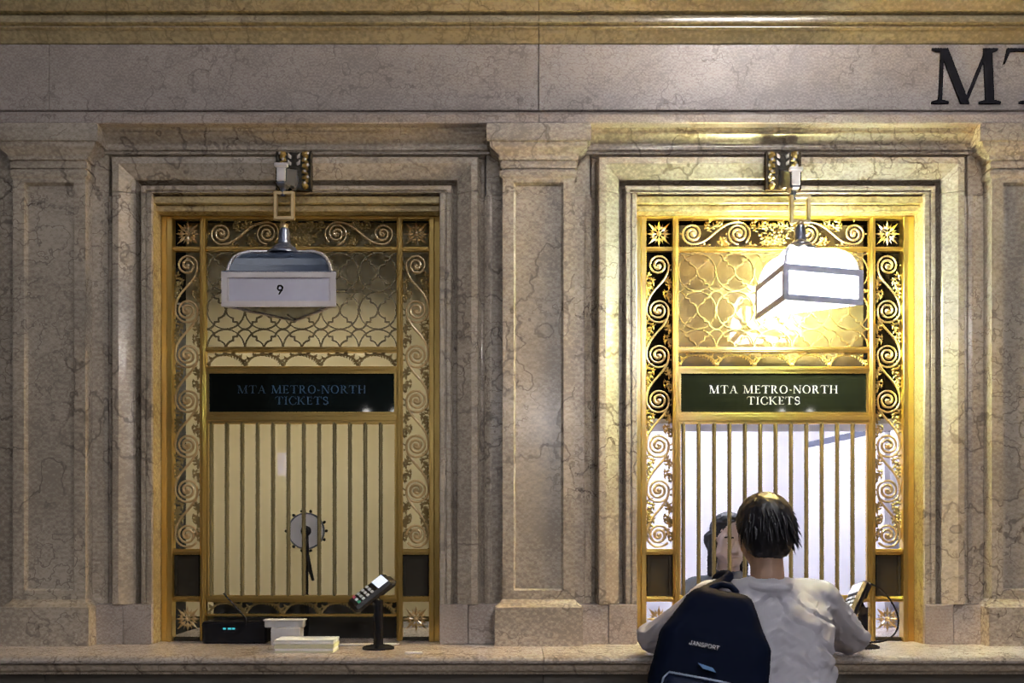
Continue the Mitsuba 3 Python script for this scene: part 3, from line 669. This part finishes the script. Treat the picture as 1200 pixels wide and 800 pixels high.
terminal(0, 'black card terminal on a pole stand before the closed ticket window', o, (.68, .25, .55), (-.42, -.62, .66), (o[0] + .028, o[1] + .02))
o = W(1000, 704, 3.76)
terminal(0, 'black card terminal on a pole stand beside the right elbow of the customer', o, (.42, .35, .62), (-.80, -.12, .55), (o[0] + .045, o[1] + .02))
bx, by = o[0] + .045, o[1] + .02
cpts = [W(1018, 684, 3.8), W(1036, 694, 3.82), W(1050, 715, 3.84), W(1052, 735, 3.84), W(1042, 748, 3.83), W(1028, 752, 3.81), W(1012, 754, 3.8)]
tt = np.linspace(0, 1, len(cpts)); from scipy.interpolate import CubicSpline
cs = CubicSpline(tt, np.array(cpts)); P_ = cs(np.linspace(0, 1, 40)); P_[:, 2] = np.maximum(P_[:, 2], SILL + .004)
k = thing('terminal_cable', 'thin black looped cable hanging from the card terminal beside the customer', 'cable'); part(k, '', tube(P_, .0035, 6), 'black_plastic', True)

wl = WIN[0]
k = thing('customer_display', 'low black device with cyan digits in the slot of the closed ticket window', 'display')
xa, xb = (236 - 600) / 1120 * 3.9, (312 - 600) / 1120 * 3.9
part(k, 'housing', box(xa, xb, -.10, .06, SILL, SILL + .090, .008), 'black_plastic')
for n, (dx, wd) in enumerate(((.088, .012), (.108, .014), (.125, .012))): part(k, 'digit', box(xa + dx, xa + dx + wd, -.1015, -.0995, SILL + .058, SILL + .066), 'black_plastic', emitter={'type': 'area', 'radiance': rgb((.05, .45, .5))})
k = thing('gooseneck_mic', 'thin black gooseneck rising slantwise behind the black device', 'microphone'); a, b = W(288, 724, 3.9), W(262, 695, 3.9)
part(k, '', tube([a + (0, 0, -.03), a, a * .5 + b * .5, b], [.004, .004, .0035, .003], 6), 'black_plastic', True)
k = thing('leaflet_holder', 'small grey acrylic tray of leaflets behind the paper stack', 'tray')
a = W(310, 724, 3.86); b = W(356, 724, 3.86)
part(k, 'tray', cat(box(a[0], b[0], -.145, -.10, SILL + .070, SILL + .100, .004), box(a[0] + .03, b[0] - .01, -.16, -.09, SILL, SILL + .072, .003)), 'acrylic')
part(k, 'rim', cat(box(a[0] - .004, b[0] + .004, -.150, -.095, SILL + .098, SILL + .103, .001)), 'paper')
k = thing('paper_stack', 'stack of cream and white paper slips lying on the counter ledge', 'paper')
a = W(321, 762, 3.62); b = W(392, 762, 3.62)
r = np.random.RandomState(4)
for n in range(6):
    j = r.rand(2) * .006
    part(k, 'slip', box(a[0] + j[0], b[0] - j[1], -.40 + j[0], -.27, SILL + n * .0085, SILL + n * .0085 + .0075, .001), 'paper_cream' if n in (0, 2, 3) else 'paper')
k = thing('stapler', 'flat black block lying on the ledge behind the paper stack', 'stapler')
a = W(352, 745, 3.78); b = W(393, 745, 3.78)
part(k, '', cat(box(a[0], b[0], -.24, -.20, SILL, SILL + .012, .003), box(a[0] + .01, b[0], -.238, -.202, SILL + .014, SILL + .042, .008), box(a[0] + .01, a[0] + .03, -.235, -.205, SILL + .01, SILL + .02)), 'black_plastic')
k = thing('pen', 'slim white pen lying behind the card terminal pole', 'pen'); a = W(393, 748, 3.8); b = W(466, 748, 3.8)
part(k, '', tube([(a[0], -.17, SILL + .005), (a[0] + .01, -.17, SILL + .005), (b[0] - .02, -.155, SILL + .005), (b[0], -.155, SILL + .005)], [.0025, .005, .005, .003], 8), 'paper', True)
k = thing('business_card', 'small blank white card lying at the edge of the ledge', 'card'); a = W(475, 762, 3.62); b = W(495, 762, 3.62)
part(k, '', box(a[0], b[0], -.40, -.375, SILL, SILL + .004), 'paper')

# ------------------------------------------------------------------ people
def sph(c, r, n=20):
    r = np.broadcast_to(r, 3); return m3.Manifold.sphere(1.0, n).scale(tuple(float(x) for x in r)).translate(tuple(float(x) for x in c))
def hull(*s): return m3.Manifold.batch_hull(list(s))
def bone(a, ra, b, rb): return hull(sph(a, ra), sph(b, rb))
def chain(pts): return [bone(pts[i][0], pts[i][1], pts[i + 1][0], pts[i + 1][1]) for i in range(len(pts) - 1)]
def merge(l, res=.014, it=14):
    m = m3.Manifold.batch_boolean(l, m3.OpType.Add)
    m = tri(m.refine_to_length(res)); m = trimesh.Trimesh(m.vertices, m.faces, process=True)
    trimesh.smoothing.filter_taubin(m, lamb=.5, nu=.52, iterations=it); return m

def head_solids(S=1.0):
    """Head in its own frame: face towards +y, origin at eye height in the middle."""
    o = [sph((0, -.015, .032), (.075, .094, .088)), hull(sph((.036, .055, .022), .026), sph((-.036, .055, .022), .026), sph((.044, .046, -.038), .024), sph((-.044, .046, -.038), .024), sph((0, .062, -.098), .020), sph((.016, .06, -.1), .014), sph((-.016, .06, -.1), .014), sph((.050, .0, -.06), .020), sph((-.050, .0, -.06), .020), sph((0, -.01, 0), .06))]
    o += [hull(sph((0, .079, .002), .009), sph((0, .100, -.036), .011), sph((.013, .085, -.040), .008), sph((-.013, .085, -.040), .008))]
    o += [hull(sph((.020, .076, -.066), .007), sph((-.020, .076, -.066), .007), sph((0, .083, -.062), .008)), hull(sph((.015, .076, -.076), .008), sph((-.015, .076, -.076), .008))]
    for s in (-1, 1): o += [sph((s * .077, -.008, -.012), (.012, .020, .032)), hull(sph((s * .018, .078, .020), .008), sph((s * .050, .064, .022), .008))]
    return o

def posed(l, pos, yaw, pitch):
    """yaw turns about z from +y, pitch nods down."""
    return [m.rotate((-math.degrees(pitch), 0, 0)).rotate((0, 0, math.degrees(yaw))).translate(tuple(pos)) for m in l]
def posed_mesh(m, pos, yaw, pitch):
    R = trimesh.transformations.rotation_matrix(yaw, (0, 0, 1)) @ trimesh.transformations.rotation_matrix(-pitch, (1, 0, 0)); R[:3, 3] = pos
    m = m.copy(); m.apply_transform(R); return m

def hand(wrist, direction, palm_down, side, curl=.35):
    """side +1: the thumb on the +cross side."""
    d = np.array(direction, float); d /= np.linalg.norm(d); n = np.array(palm_down, float); n -= d * (n @ d); n /= np.linalg.norm(n); x = np.cross(d, n) * side
    w = np.array(wrist, float); o = []
    kn = [w + d * .085 + x * (.028 - .0185 * i) - d * (.004 * abs(i - 1)) for i in range(4)]
    o.append(hull(sph(w, .021), sph(w + d * .03 + x * .022, .016), sph(w + d * .03 - x * .022, .015), *[sph(q, .0115) for q in kn]))
    for i, ln in enumerate((.070, .080, .074, .056)):
        p, dd = kn[i], d.copy() + x * (.06 - .05 * i)
        for j, f in enumerate((.45, .31, .24)):
            c_ = curl * (j + .6); dv = dd * math.cos(c_) + n * math.sin(c_); q = p + dv / np.linalg.norm(dv) * ln * f
            o.append(bone(p, .0098 - .0012 * j, q, .0088 - .0012 * j)); p = q
    t0 = w + d * .022 + x * .02; t1 = t0 + d * .032 + x * .026 + n * .006; t2 = t1 + d * .028 + x * .006 + n * .006
    o += [bone(t0, .013, t1, .0105), bone(t1, .0105, t2, .0085)]
    return o

def folds(m, amp, f, seed, mask=None):
    v = m.vertices; n = m.vertex_normals
    q = meshkit.fbm(v * np.array(f), 3, seed); rr = 1 - np.abs(q - .5) * 4
    d = amp * rr
    if mask is not None: d = d * mask(v)
    return trimesh.Trimesh(v + n * d[:, None], m.faces, process=False)

# customer: back to the camera, forearms on the ledge
HC = np.array([.868, -.70, 1.580])
cx = .868
shR, shL = np.array([cx + .190, -.70, 1.350]), np.array([cx - .185, -.72, 1.350])
elR, elL = np.array([1.268, -.455, SILL + .062]), np.array([.520, -.455, SILL + .062])
wrR, wrL = np.array([1.03, -.23, SILL + .042]), np.array([.745, -.23, SILL + .042])
neck0, chest, waist, hip = np.array([cx, -.765, 1.375]), np.array([cx, -.80, 1.235]), np.array([cx + .01, -.885, 1.06]), np.array([cx + .01, -.955, .92])
def torso(g):
    o = []
    def slab(c, hx, ry, rz=None): return [sph((c[0] + s * hx, c[1], c[2]), (ry + g, ry + g, (rz or ry) + g)) for s in (-1, 1)]
    sh = [sph(shR + (-.03, 0, .0), .066 + g), sph(shL + (.03, 0, .0), .066 + g)]
    st = [slab(chest, .085, .112), slab(waist, .060, .105), slab(hip, .065, .112)]
    o.append(hull(*sh, *st[0])); o.append(hull(*st[0], *st[1])); o.append(hull(*st[1], *st[2]))
    o.append(hull(sph(neck0, .062 + g), sph(shR + (-.06, 0, .005), .052 + g), sph(shL + (.06, 0, .005), .052 + g)))
    return o
def arm(sh, el, wr, g, end=1.0):
    w_ = el + (wr - el) * end
    return chain([(sh, .064 + g), ((sh + el) / 2, .054 + g), (el, .045 + g), ((el + wr) / 2, .043 + g), (w_, .030 + g)])
P = thing('person', 'customer in a pale shirt leaning on the ledge with a navy backpack, seen from behind', 'person', kind='thing')
legs = []
hipR, hipL = hip + (.09, 0, -.03), hip + (-.09, 0, -.03)
for h_, sx in ((hipR, 1), (hipL, -1)):
    legs += chain([(h_, .088), (np.array([cx + sx * .10, -.97, .50]), .058), (np.array([cx + sx * .105, -1.0, .09]), .040)])
    f0 = np.array([cx + sx * .108, -1.02, .035]); legs += [hull(sph(f0, .033), sph(f0 + (sx * .02, .19, -.008), (.036, .04, .024)), sph(f0 + (0, .02, .05), .036))]
body = torso(-.012) + arm(shR, elR, wrR, -.007) + arm(shL, elL, wrL, -.007) + legs
body += [bone(neck0 - (0, .005, .02), .058, HC + (0, -.035, -.055), .054)] + posed(head_solids(), HC, .05, .12)
body += hand(wrR, (-.93, .35, -.02), (0, 0, -1), 1, .3) + hand(wrL, (.93, .35, -.02), (0, 0, -1), -1, .3)
part(P, 'body', merge(body, .012, 10), 'skin', True)
shirt = torso(.016) + arm(shR, elR, wrR, .015, .93) + arm(shL, elL, wrL, .015, .93)
m = merge(shirt, .0085, 30)
v = m.vertices; m = m.slice_plane((0, 0, .90), (0, 0, 1)) if False else m
def creased(m):
    v = m.vertices; n = m.vertex_normals; x, y, z = v[:, 0] - cx, v[:, 1], v[:, 2]
    ax = np.abs(x); wz = meshkit.fbm(v * 5, 2, 3) * 2.2
    st = lambda q, w_: 1 - np.clip(np.abs(q - .5) / w_, 0, 1) ** 1.5
    a = meshkit.fbm(np.stack([ax * 5 + wz, y * 6, z * 17 + ax * 11 + wz], 1), 2, 5)      # drag lines from the elbows up to the neck
    b_ = meshkit.fbm(np.stack([x * 15 + wz, y * 8, z * 24 - x * 16], 1), 2, 8)
    c_ = meshkit.fbm(np.stack([x * 7, y * 7, z * 9], 1), 2, 11)
    d = -.013 * st(a, .10) - .007 * st(b_, .11) + .016 * (c_ - .5)
    d = np.maximum(d, np.where(ax > .24, -.007, -.016)) * np.clip((1.42 - z) / .05, .15, 1)
    m = trimesh.Trimesh(v + n * d[:, None], m.faces, process=False); trimesh.smoothing.filter_taubin(m, lamb=.5, nu=.52, iterations=2); return m
m = creased(m)
part(P, 'shirt', m, 'shirt', True, label='pale grey creased shirt')
# collar
cl = [(neck0 + (.068 * math.cos(q) , .068 * math.sin(q) * .95 + .004, .038 + .010 * math.sin(q)), .0165) for q in np.linspace(math.radians(115), math.radians(425), 22)]
part(P, 'collar', merge(chain(cl), .008, 8), 'shirt', True)
part(P, 'trousers', merge([hull(sph(hip + (s * .075, 0, -.01), .124), sph(hip + (-s * .06, 0, 0), .12)) for s in (-1, 1)] + [q for h_, sx in ((hipR, 1), (hipL, -1)) for q in chain([(h_, .104), (np.array([cx + sx * .10, -.97, .50]), .080), (np.array([cx + sx * .105, -1.0, .10]), .066)])], .02, 8), 'trousers', True)
for sx in (1, -1):
    f0 = np.array([cx + sx * .108, -1.02, .042]); part(P, 'shoe', merge([hull(sph(f0, .042), sph(f0 + (sx * .02, .19, -.010), (.045, .05, .032)), sph(f0 + (0, .02, .05), .042))], .015, 4), 'shoe', True)
# hair: a cap over the skull with separate tufts, cropped at the nape
def hair_cap(rng, n_tufts):
    cap_ = [sph((0, -.024, .044), (.094, .106, .100), 36), sph((0, -.052, -.012), (.083, .070, .082), 30), hull(sph((0, -.082, -.03), .035), sph((.04, -.066, -.055), .026), sph((-.04, -.066, -.055), .026))]
    face = hull(sph((0, .17, -.06), .09), sph((.05, .125, .01), .05), sph((-.05, .125, .01), .05), sph((0, .12, -.12), .06))
    m = m3.Manifold.batch_boolean(cap_, m3.OpType.Add) - face
    m = tri(m.refine_to_length(.007)); m = trimesh.Trimesh(m.vertices, m.faces, process=True); trimesh.smoothing.filter_taubin(m, lamb=.5, nu=.52, iterations=14)
    m = folds(m, .004, (70, 70, 16), 11)
    return m
def tuft(root, d, ln, r0, sag):
    p = [np.array(root) + np.array(d) * ln * t + np.array((0, 0, -sag * t * t)) for t in np.linspace(0, 1, 6)]
    return tube(p, [r0, r0 * .95, r0 * .8, r0 * .6, r0 * .35, r0 * .06], 5)
rng = np.random.RandomState(12)
part(P, 'hair', posed_mesh(hair_cap(rng, 0), HC, .05, .12), 'hair', True, label='short black hair')
o = []
for i in range(240):
    ph = rng.uniform(-math.pi, 0) if i < 190 else rng.uniform(-.5, .25); el = rng.uniform(-.3, 1.2)
    n = np.array((math.cos(ph) * math.cos(el), math.sin(ph) * math.cos(el), math.sin(el)))
    root = np.array((0, -.030, .030)) + n * (.092, .106, .108)
    d = n * .35 + np.array((0.05, 0, -1.0)) * (1.1 - .5 * max(el, 0)) + rng.randn(3) * .12; d /= np.linalg.norm(d)
    if root[2] < -.02 and rng.rand() < .5: continue
    o.append(tuft(root - n * .006, d, rng.uniform(.03, .06), rng.uniform(.004, .008), rng.uniform(0, .012)))
for i in range(26):   # loose ends over the right ear
    root = np.array((.086 + rng.uniform(-.006, .008), rng.uniform(-.07, .02), rng.uniform(-.02, .05))); d = np.array((rng.uniform(.25, .7), rng.uniform(-.2, .1), -1)); d /= np.linalg.norm(d)
    o.append(tuft(root, d, rng.uniform(.03, .06), .0045, .006))
part(P, 'hair_tufts', posed_mesh(cat(o), HC, .05, .12), 'hair', True, kind='stuff')

# backpack on the left shoulder
K = thing('backpack', 'navy blue backpack slung on the back of the customer in the pale shirt', 'backpack')
bo = np.array([.616, -1.055, 1.200])
bz = np.array([.20, .13, .97]); bz /= np.linalg.norm(bz)            # up the pack, leaning to the neck
byv = np.array([.12, 1.0, -.13]); byv -= bz * (bz @ byv); byv /= np.linalg.norm(byv); bxv = np.cross(byv, bz)
M = np.eye(4); M[:3, 0], M[:3, 1], M[:3, 2], M[:3, 3] = bxv, byv, bz, bo
def place(m): m = m.copy(); m.apply_transform(M); return m
pk = merge([hull(sph((-.125, .02, -.22), .060), sph((.125, .02, -.22), .060), sph((-.13, -.03, -.18), .055), sph((.13, -.03, -.18), .055), sph((-.112, .0, .04), .058), sph((.112, .0, .04), .058), sph((-.055, .02, .165), .050), sph((.055, .02, .165), .050))], .014, 6)
pk = folds(pk, .004, (10, 10, 8), 3)
part(K, 'bag', place(pk), 'navy_cloth', True)
pc = merge([hull(*[sph((sx * .105, -.075, z), .034) for sx in (-1, 1) for z in (-.22, -.10)])], .012, 4)
part(K, 'front_pocket', place(pc), 'navy_panel', True)
part(K, 'pocket_piping', place(tube([(-.142, -.072, -.20), (-.138, -.085, -.085), (-.125, -.096, -.066), (.0, -.104, -.064), (.125, -.096, -.066), (.138, -.085, -.085), (.142, -.072, -.20)], .0034, 6)), 'piping', True)
part(K, 'zipper', place(tube([(-.150, -.02, -.16), (-.145, -.03, .02), (-.10, -.032, .125), (-.05, -.022, .185), (.05, -.022, .185), (.10, -.032, .125), (.145, -.03, .02), (.150, -.02, -.16)], .0036, 6)), 'navy_panel', True)
part(K, 'top_handle', place(tube([(-.035, .04, .195), (-.035, .03, .222), (-.01, .02, .236), (.02, .02, .236), (.04, .03, .222), (.04, .04, .195)], .011, 8)), 'navy_panel', True)
m = meshkit.text_mesh('JANSPORT', .0125, .002, True); v = m.vertices; m = fix(trimesh.Trimesh(np.stack([v[:, 0], -v[:, 2], v[:, 1]], 1), m.faces, process=False))
R = trimesh.transformations.rotation_matrix(math.radians(-.0), (0, 1, 0)); m.apply_translation((-m.bounds[:, 0].mean(), 0, 0)); m.apply_transform(trimesh.transformations.rotation_matrix(-.02, (0, 0, 1)))
m.apply_translation((-.035, -.0665, .028)); part(K, 'lettering', place(m), 'logo_white')
part(K, 'pull_tab', place(trimesh.convex.convex_hull(np.array([(x, y, z) for x, z in ((-.045, -.022), (.0, -.028), (.012, -.040), (-.028, -.036)) for y in (-.083, -.074)]))), 'logo_blue')
st = [place(trimesh.Trimesh([q, q, q], [(0, 1, 2)], process=False)).vertices[0] for q in ((-.06, .045, .17), (-.07, .09, .20))]
sp = [st[0], st[1], shL + (.045, -.055, .085), shL + (.04, .035, .090), shL + (.03, .095, .035), shL + (.02, .11, -.06), shL + (-.01, .06, -.16), shL + (-.04, -.06, -.22), bo + (-.08, .09, -.10)]
cs = CubicSpline(np.linspace(0, 1, len(sp)), np.array(sp)); Q = cs(np.linspace(0, 1, 50))
part(K, 'strap', tube(Q, .017, 8), 'navy_cloth', True)

# clerk behind the bars
E_ = thing('person', 'clerk inside the lit booth facing out between the bars, half hidden by the customer', 'person', kind='thing')
CC = np.array([1.022, .48, 1.545]); yaw = math.pi + .12
n0 = CC + (-.0, .045, -.15)
body = [bone(n0, .056, CC + (0, .03, -.05), .05)] + posed(head_solids(), CC, yaw, .10)
ks = CC[:2]
S_R, S_L = n0 + (.150, .01, -.085), n0 + (-.150, .01, -.085)
def ctorso(g): 
    o = [hull(sph(S_R + (-.03, 0, 0), .058 + g), sph(S_L + (.03, 0, 0), .058 + g), sph((ks[0] - .07, .56, 1.16), .095 + g), sph((ks[0] + .07, .56, 1.16), .095 + g)), hull(sph((ks[0] - .07, .56, 1.16), .095 + g), sph((ks[0] + .07, .56, 1.16), .095 + g), sph((ks[0] - .07, .60, .88), .10 + g), sph((ks[0] + .07, .60, .88), .10 + g))]
    o.append(hull(sph(n0 - (0, 0, .03), .055 + g), sph(S_R + (-.05, 0, 0), .045 + g), sph(S_L + (.05, 0, 0), .045 + g))); return o
ceR, ceL, cwR, cwL = np.array([ks[0] + .24, .40, 1.19]), np.array([ks[0] - .24, .40, 1.19]), np.array([ks[0] + .12, .24, 1.18]), np.array([ks[0] - .12, .24, 1.18])
clegs = []
for sx in (1, -1):
    a_ = np.array([ks[0] + sx * .09, .60, .86]); clegs += chain([(a_, .085), (np.array([ks[0] + sx * .09, .60, .47]), .056), (np.array([ks[0] + sx * .09, .62, .09]), .04)])
    f0 = np.array([ks[0] + sx * .09, .63, .035]); clegs += [hull(sph(f0, .033), sph(f0 + (0, -.18, -.008), (.036, .04, .024)), sph(f0 + (0, -.02, .05), .036))]
def arm2(sh, el, wr, g, end=1.): w_ = el + (wr - el) * end; return chain([(sh, .055 + g), (el, .042 + g), (w_, .028 + g)])
part(E_, 'body', merge(body + ctorso(0) + arm2(S_R, ceR, cwR, 0) + arm2(S_L, ceL, cwL, 0) + clegs + hand(cwR, (-.5, -.85, -.05), (0, 0, -1), -1) + hand(cwL, (.5, -.85, -.05), (0, 0, -1), 1), .012, 10), 'skin_pale', True)
part(E_, 'shirt', merge(ctorso(.014) + arm2(S_R, ceR, cwR, .013, .9) + arm2(S_L, ceL, cwL, .013, .9), .016, 10), 'clerk_shirt', True, label='dark shirt')
part(E_, 'trousers', merge([q for sx in (1, -1) for q in chain([(np.array([ks[0] + sx * .08, .60, .86]), .112), (np.array([ks[0] + sx * .09, .60, .47]), .078), (np.array([ks[0] + sx * .09, .62, .10]), .066)])], .02, 6), 'trousers', True)
for s in (-1, 1):
    part(E_, 'eye', posed_mesh(moved(trimesh.creation.icosphere(2, .0125), (s * .032, .073, .002)), CC, yaw, .10), 'eye_white', True)
    part(E_, 'iris', posed_mesh(moved(trimesh.creation.icosphere(2, .006), (s * .032, .081, .001)), CC, yaw, .10), 'hair', True)
    part(E_, 'eyebrow', posed_mesh(tube([(s * .016, .088, .024), (s * .034, .086, .030), (s * .052, .073, .024)], .0042, 5), CC, yaw, .10), 'hair', True)
rng = np.random.RandomState(3); o = []
hm = [sph((0, -.03, .050), (.082, .090, .080), 30), hull(sph((.072, -.02, .02), .022), sph((.078, -.02, -.15), .016)), hull(sph((-.072, -.02, .02), .022), sph((-.078, -.02, -.15), .016)), hull(sph((.06, -.07, 0), .04), sph((-.06, -.07, 0), .04), sph((0, -.08, -.12), .035))]
face = hull(sph((0, .15, -.06), .09), sph((.045, .11, .02), .045), sph((-.045, .11, .02), .045), sph((0, .11, -.12), .06))
m = m3.Manifold.batch_boolean(hm, m3.OpType.Add) - face; m = tri(m.refine_to_length(.008)); m = trimesh.Trimesh(m.vertices, m.faces, process=True); trimesh.smoothing.filter_taubin(m, lamb=.5, nu=.52, iterations=8)
part(E_, 'hair', posed_mesh(folds(m, .006, (60, 60, 30), 2), CC, yaw, .10), 'hair', True, label='dark hair down to the shoulders')
for i in range(40):
    ph = rng.uniform(0, 2 * math.pi); r_ = rng.uniform(.02, .075); root = np.array((r_ * math.cos(ph), -.03 + r_ * math.sin(ph), .118 - r_ * .5)); d = np.array((rng.randn() * .7, rng.randn() * .4, .6)); d /= np.linalg.norm(d); o.append(tuft(root, d, rng.uniform(.02, .035), .0045, .01))
part(E_, 'hair_tufts', posed_mesh(cat(o), CC, yaw, .10), 'hair', True, kind='stuff')

# ------------------------------------------------------------------ the hall behind the camera
k = struct('wall_back', 'stone wall of the hall opposite the ticket counter')
part(k, '', box(-16, 16, -22.4, -22, 0, 30), 'hall_stone')
for n in range(3):
    x = -9 + 9 * n
    k = struct(f'window_{n + 3}', 'tall bright arched hall window high on the wall opposite the counter', 'window')
    labels[k]['group'] = 'high windows of the hall'
    shp = unary_union([sbox(x - 2.6, 12, x + 2.6, 22), Point(x, 22).buffer(2.6, 24)])
    part(k, 'pane', ext2d(shp, -21.99, -21.9), 'milk_glass_on', emitter={'type': 'area', 'radiance': rgb(HALL_WINDOW)})
    part(k, 'frame', ext2d(unary_union([shp.exterior.buffer(.15)] + [sbox(x - .06 + d, 12, x + .06 + d, 23) for d in (-1.3, 0, 1.3)] + [sbox(x - 2.6, z - .06, x + 2.6, z + .06) for z in (14.5, 17, 19.5, 22)]), -21.88, -21.8), 'bronze_dark')
for x in (-2.2, 4.75):
    k = thing('lamp_standard', ('bronze lamp standard with twin white globes facing the closed ticket window across the hall' if x < 0 else 'bronze lamp standard with twin white globes facing the right end of the counter'), 'lamp', 'twin globe lamp standards in the hall')
    part(k, 'pole', cat(lathe([(0, 0), (.22, 0), (.22, .06), (.1, .12), (.05, .2), (.04, 3.5), (0, 3.5)], 16, (x, -12, 0)), box(x - .24, x + .24, -12.02, -11.98, 3.46, 3.5)), 'bronze_dark')
    for s in (-1, 1): part(k, 'globe', moved(trimesh.creation.icosphere(3, .055), (x + s * .235, -12, 3.555)), 'milk_glass_on', True, emitter={'type': 'area', 'radiance': rgb(GLOBE)})
k = thing('display_kiosk', 'tall kiosk with a violet-blue screen standing in the hall', 'kiosk')
part(k, 'post', cat(box(-3.92, -3.80, -12.1, -11.98, 0, 2.5), box(-4.15, -3.57, -12.3, -11.8, 0, .06)), 'black_plastic')
part(k, 'housing', box(-4.08, -3.64, -12.06, -12.01, 2.44, 2.92, .01), 'black_plastic')
part(k, 'screen', box(-4.04, -3.68, -12.008, -12.0, 2.48, 2.88), 'terminal_screen', emitter={'type': 'area', 'radiance': rgb((1.3, 1.3, 2.6))})
k = thing('pendant_lamp', 'large alabaster bowl lamp hanging on a bronze rod in the hall before the counter', 'lamp')
bowl = [(0, -.30), (.12, -.285), (.22, -.23), (.30, -.14), (.335, 0), (.325, 0), (.0, -.02)]
part(k, 'bowl', lathe(bowl, 32, PEND), 'milk_glass_on', True, emitter={'type': 'area', 'radiance': rgb(PENDANT)})
part(k, 'rim', lathe([(.325, -.02), (.35, -.02), (.35, .03), (.325, .03)], 32, PEND), 'bronze_dark', 30)
part(k, 'rod', tube([PEND + np.array((0, 0, -.02)), PEND + np.array((0, 0, 12.0)), PEND + np.array((0, 0, 25.0))], .02, 8), 'bronze_dark', True)
k = thing('floor_lamp', 'tall bronze floor lamp with one opal globe in the hall behind the customer', 'lamp')
part(k, 'pole', lathe([(0, 0), (.2, 0), (.2, .05), (.08, .1), (.03, .2), (.025, 3.08), (0, 3.08)], 16, (1.15, -4.7, 0)), 'bronze_dark', 30)
part(k, 'globe', moved(trimesh.creation.icosphere(3, .125), (1.15, -4.7, 3.2)), 'milk_glass_on', True, emitter={'type': 'area', 'radiance': rgb(OPAL)})
k = thing('tube_light', 'post with two short bright light tubes one over the other in the hall', 'lamp')
part(k, 'post', cat(box(.255, .285, -5.06, -5.03, 0, 2.72), box(.12, .42, -5.2, -4.9, 0, .03)), 'black_plastic')
for z in (2.68, 2.51): part(k, 'tube', moved(lathe([(0, -.125), (.018, -.125), (.018, .125), (0, .125)], 12), (0, 0, 0)), 'milk_glass_on', True, at=shift(.27, -5.0, z) @ T().rotate([0, 1, 0], 90), emitter={'type': 'area', 'radiance': rgb(TUBES)})
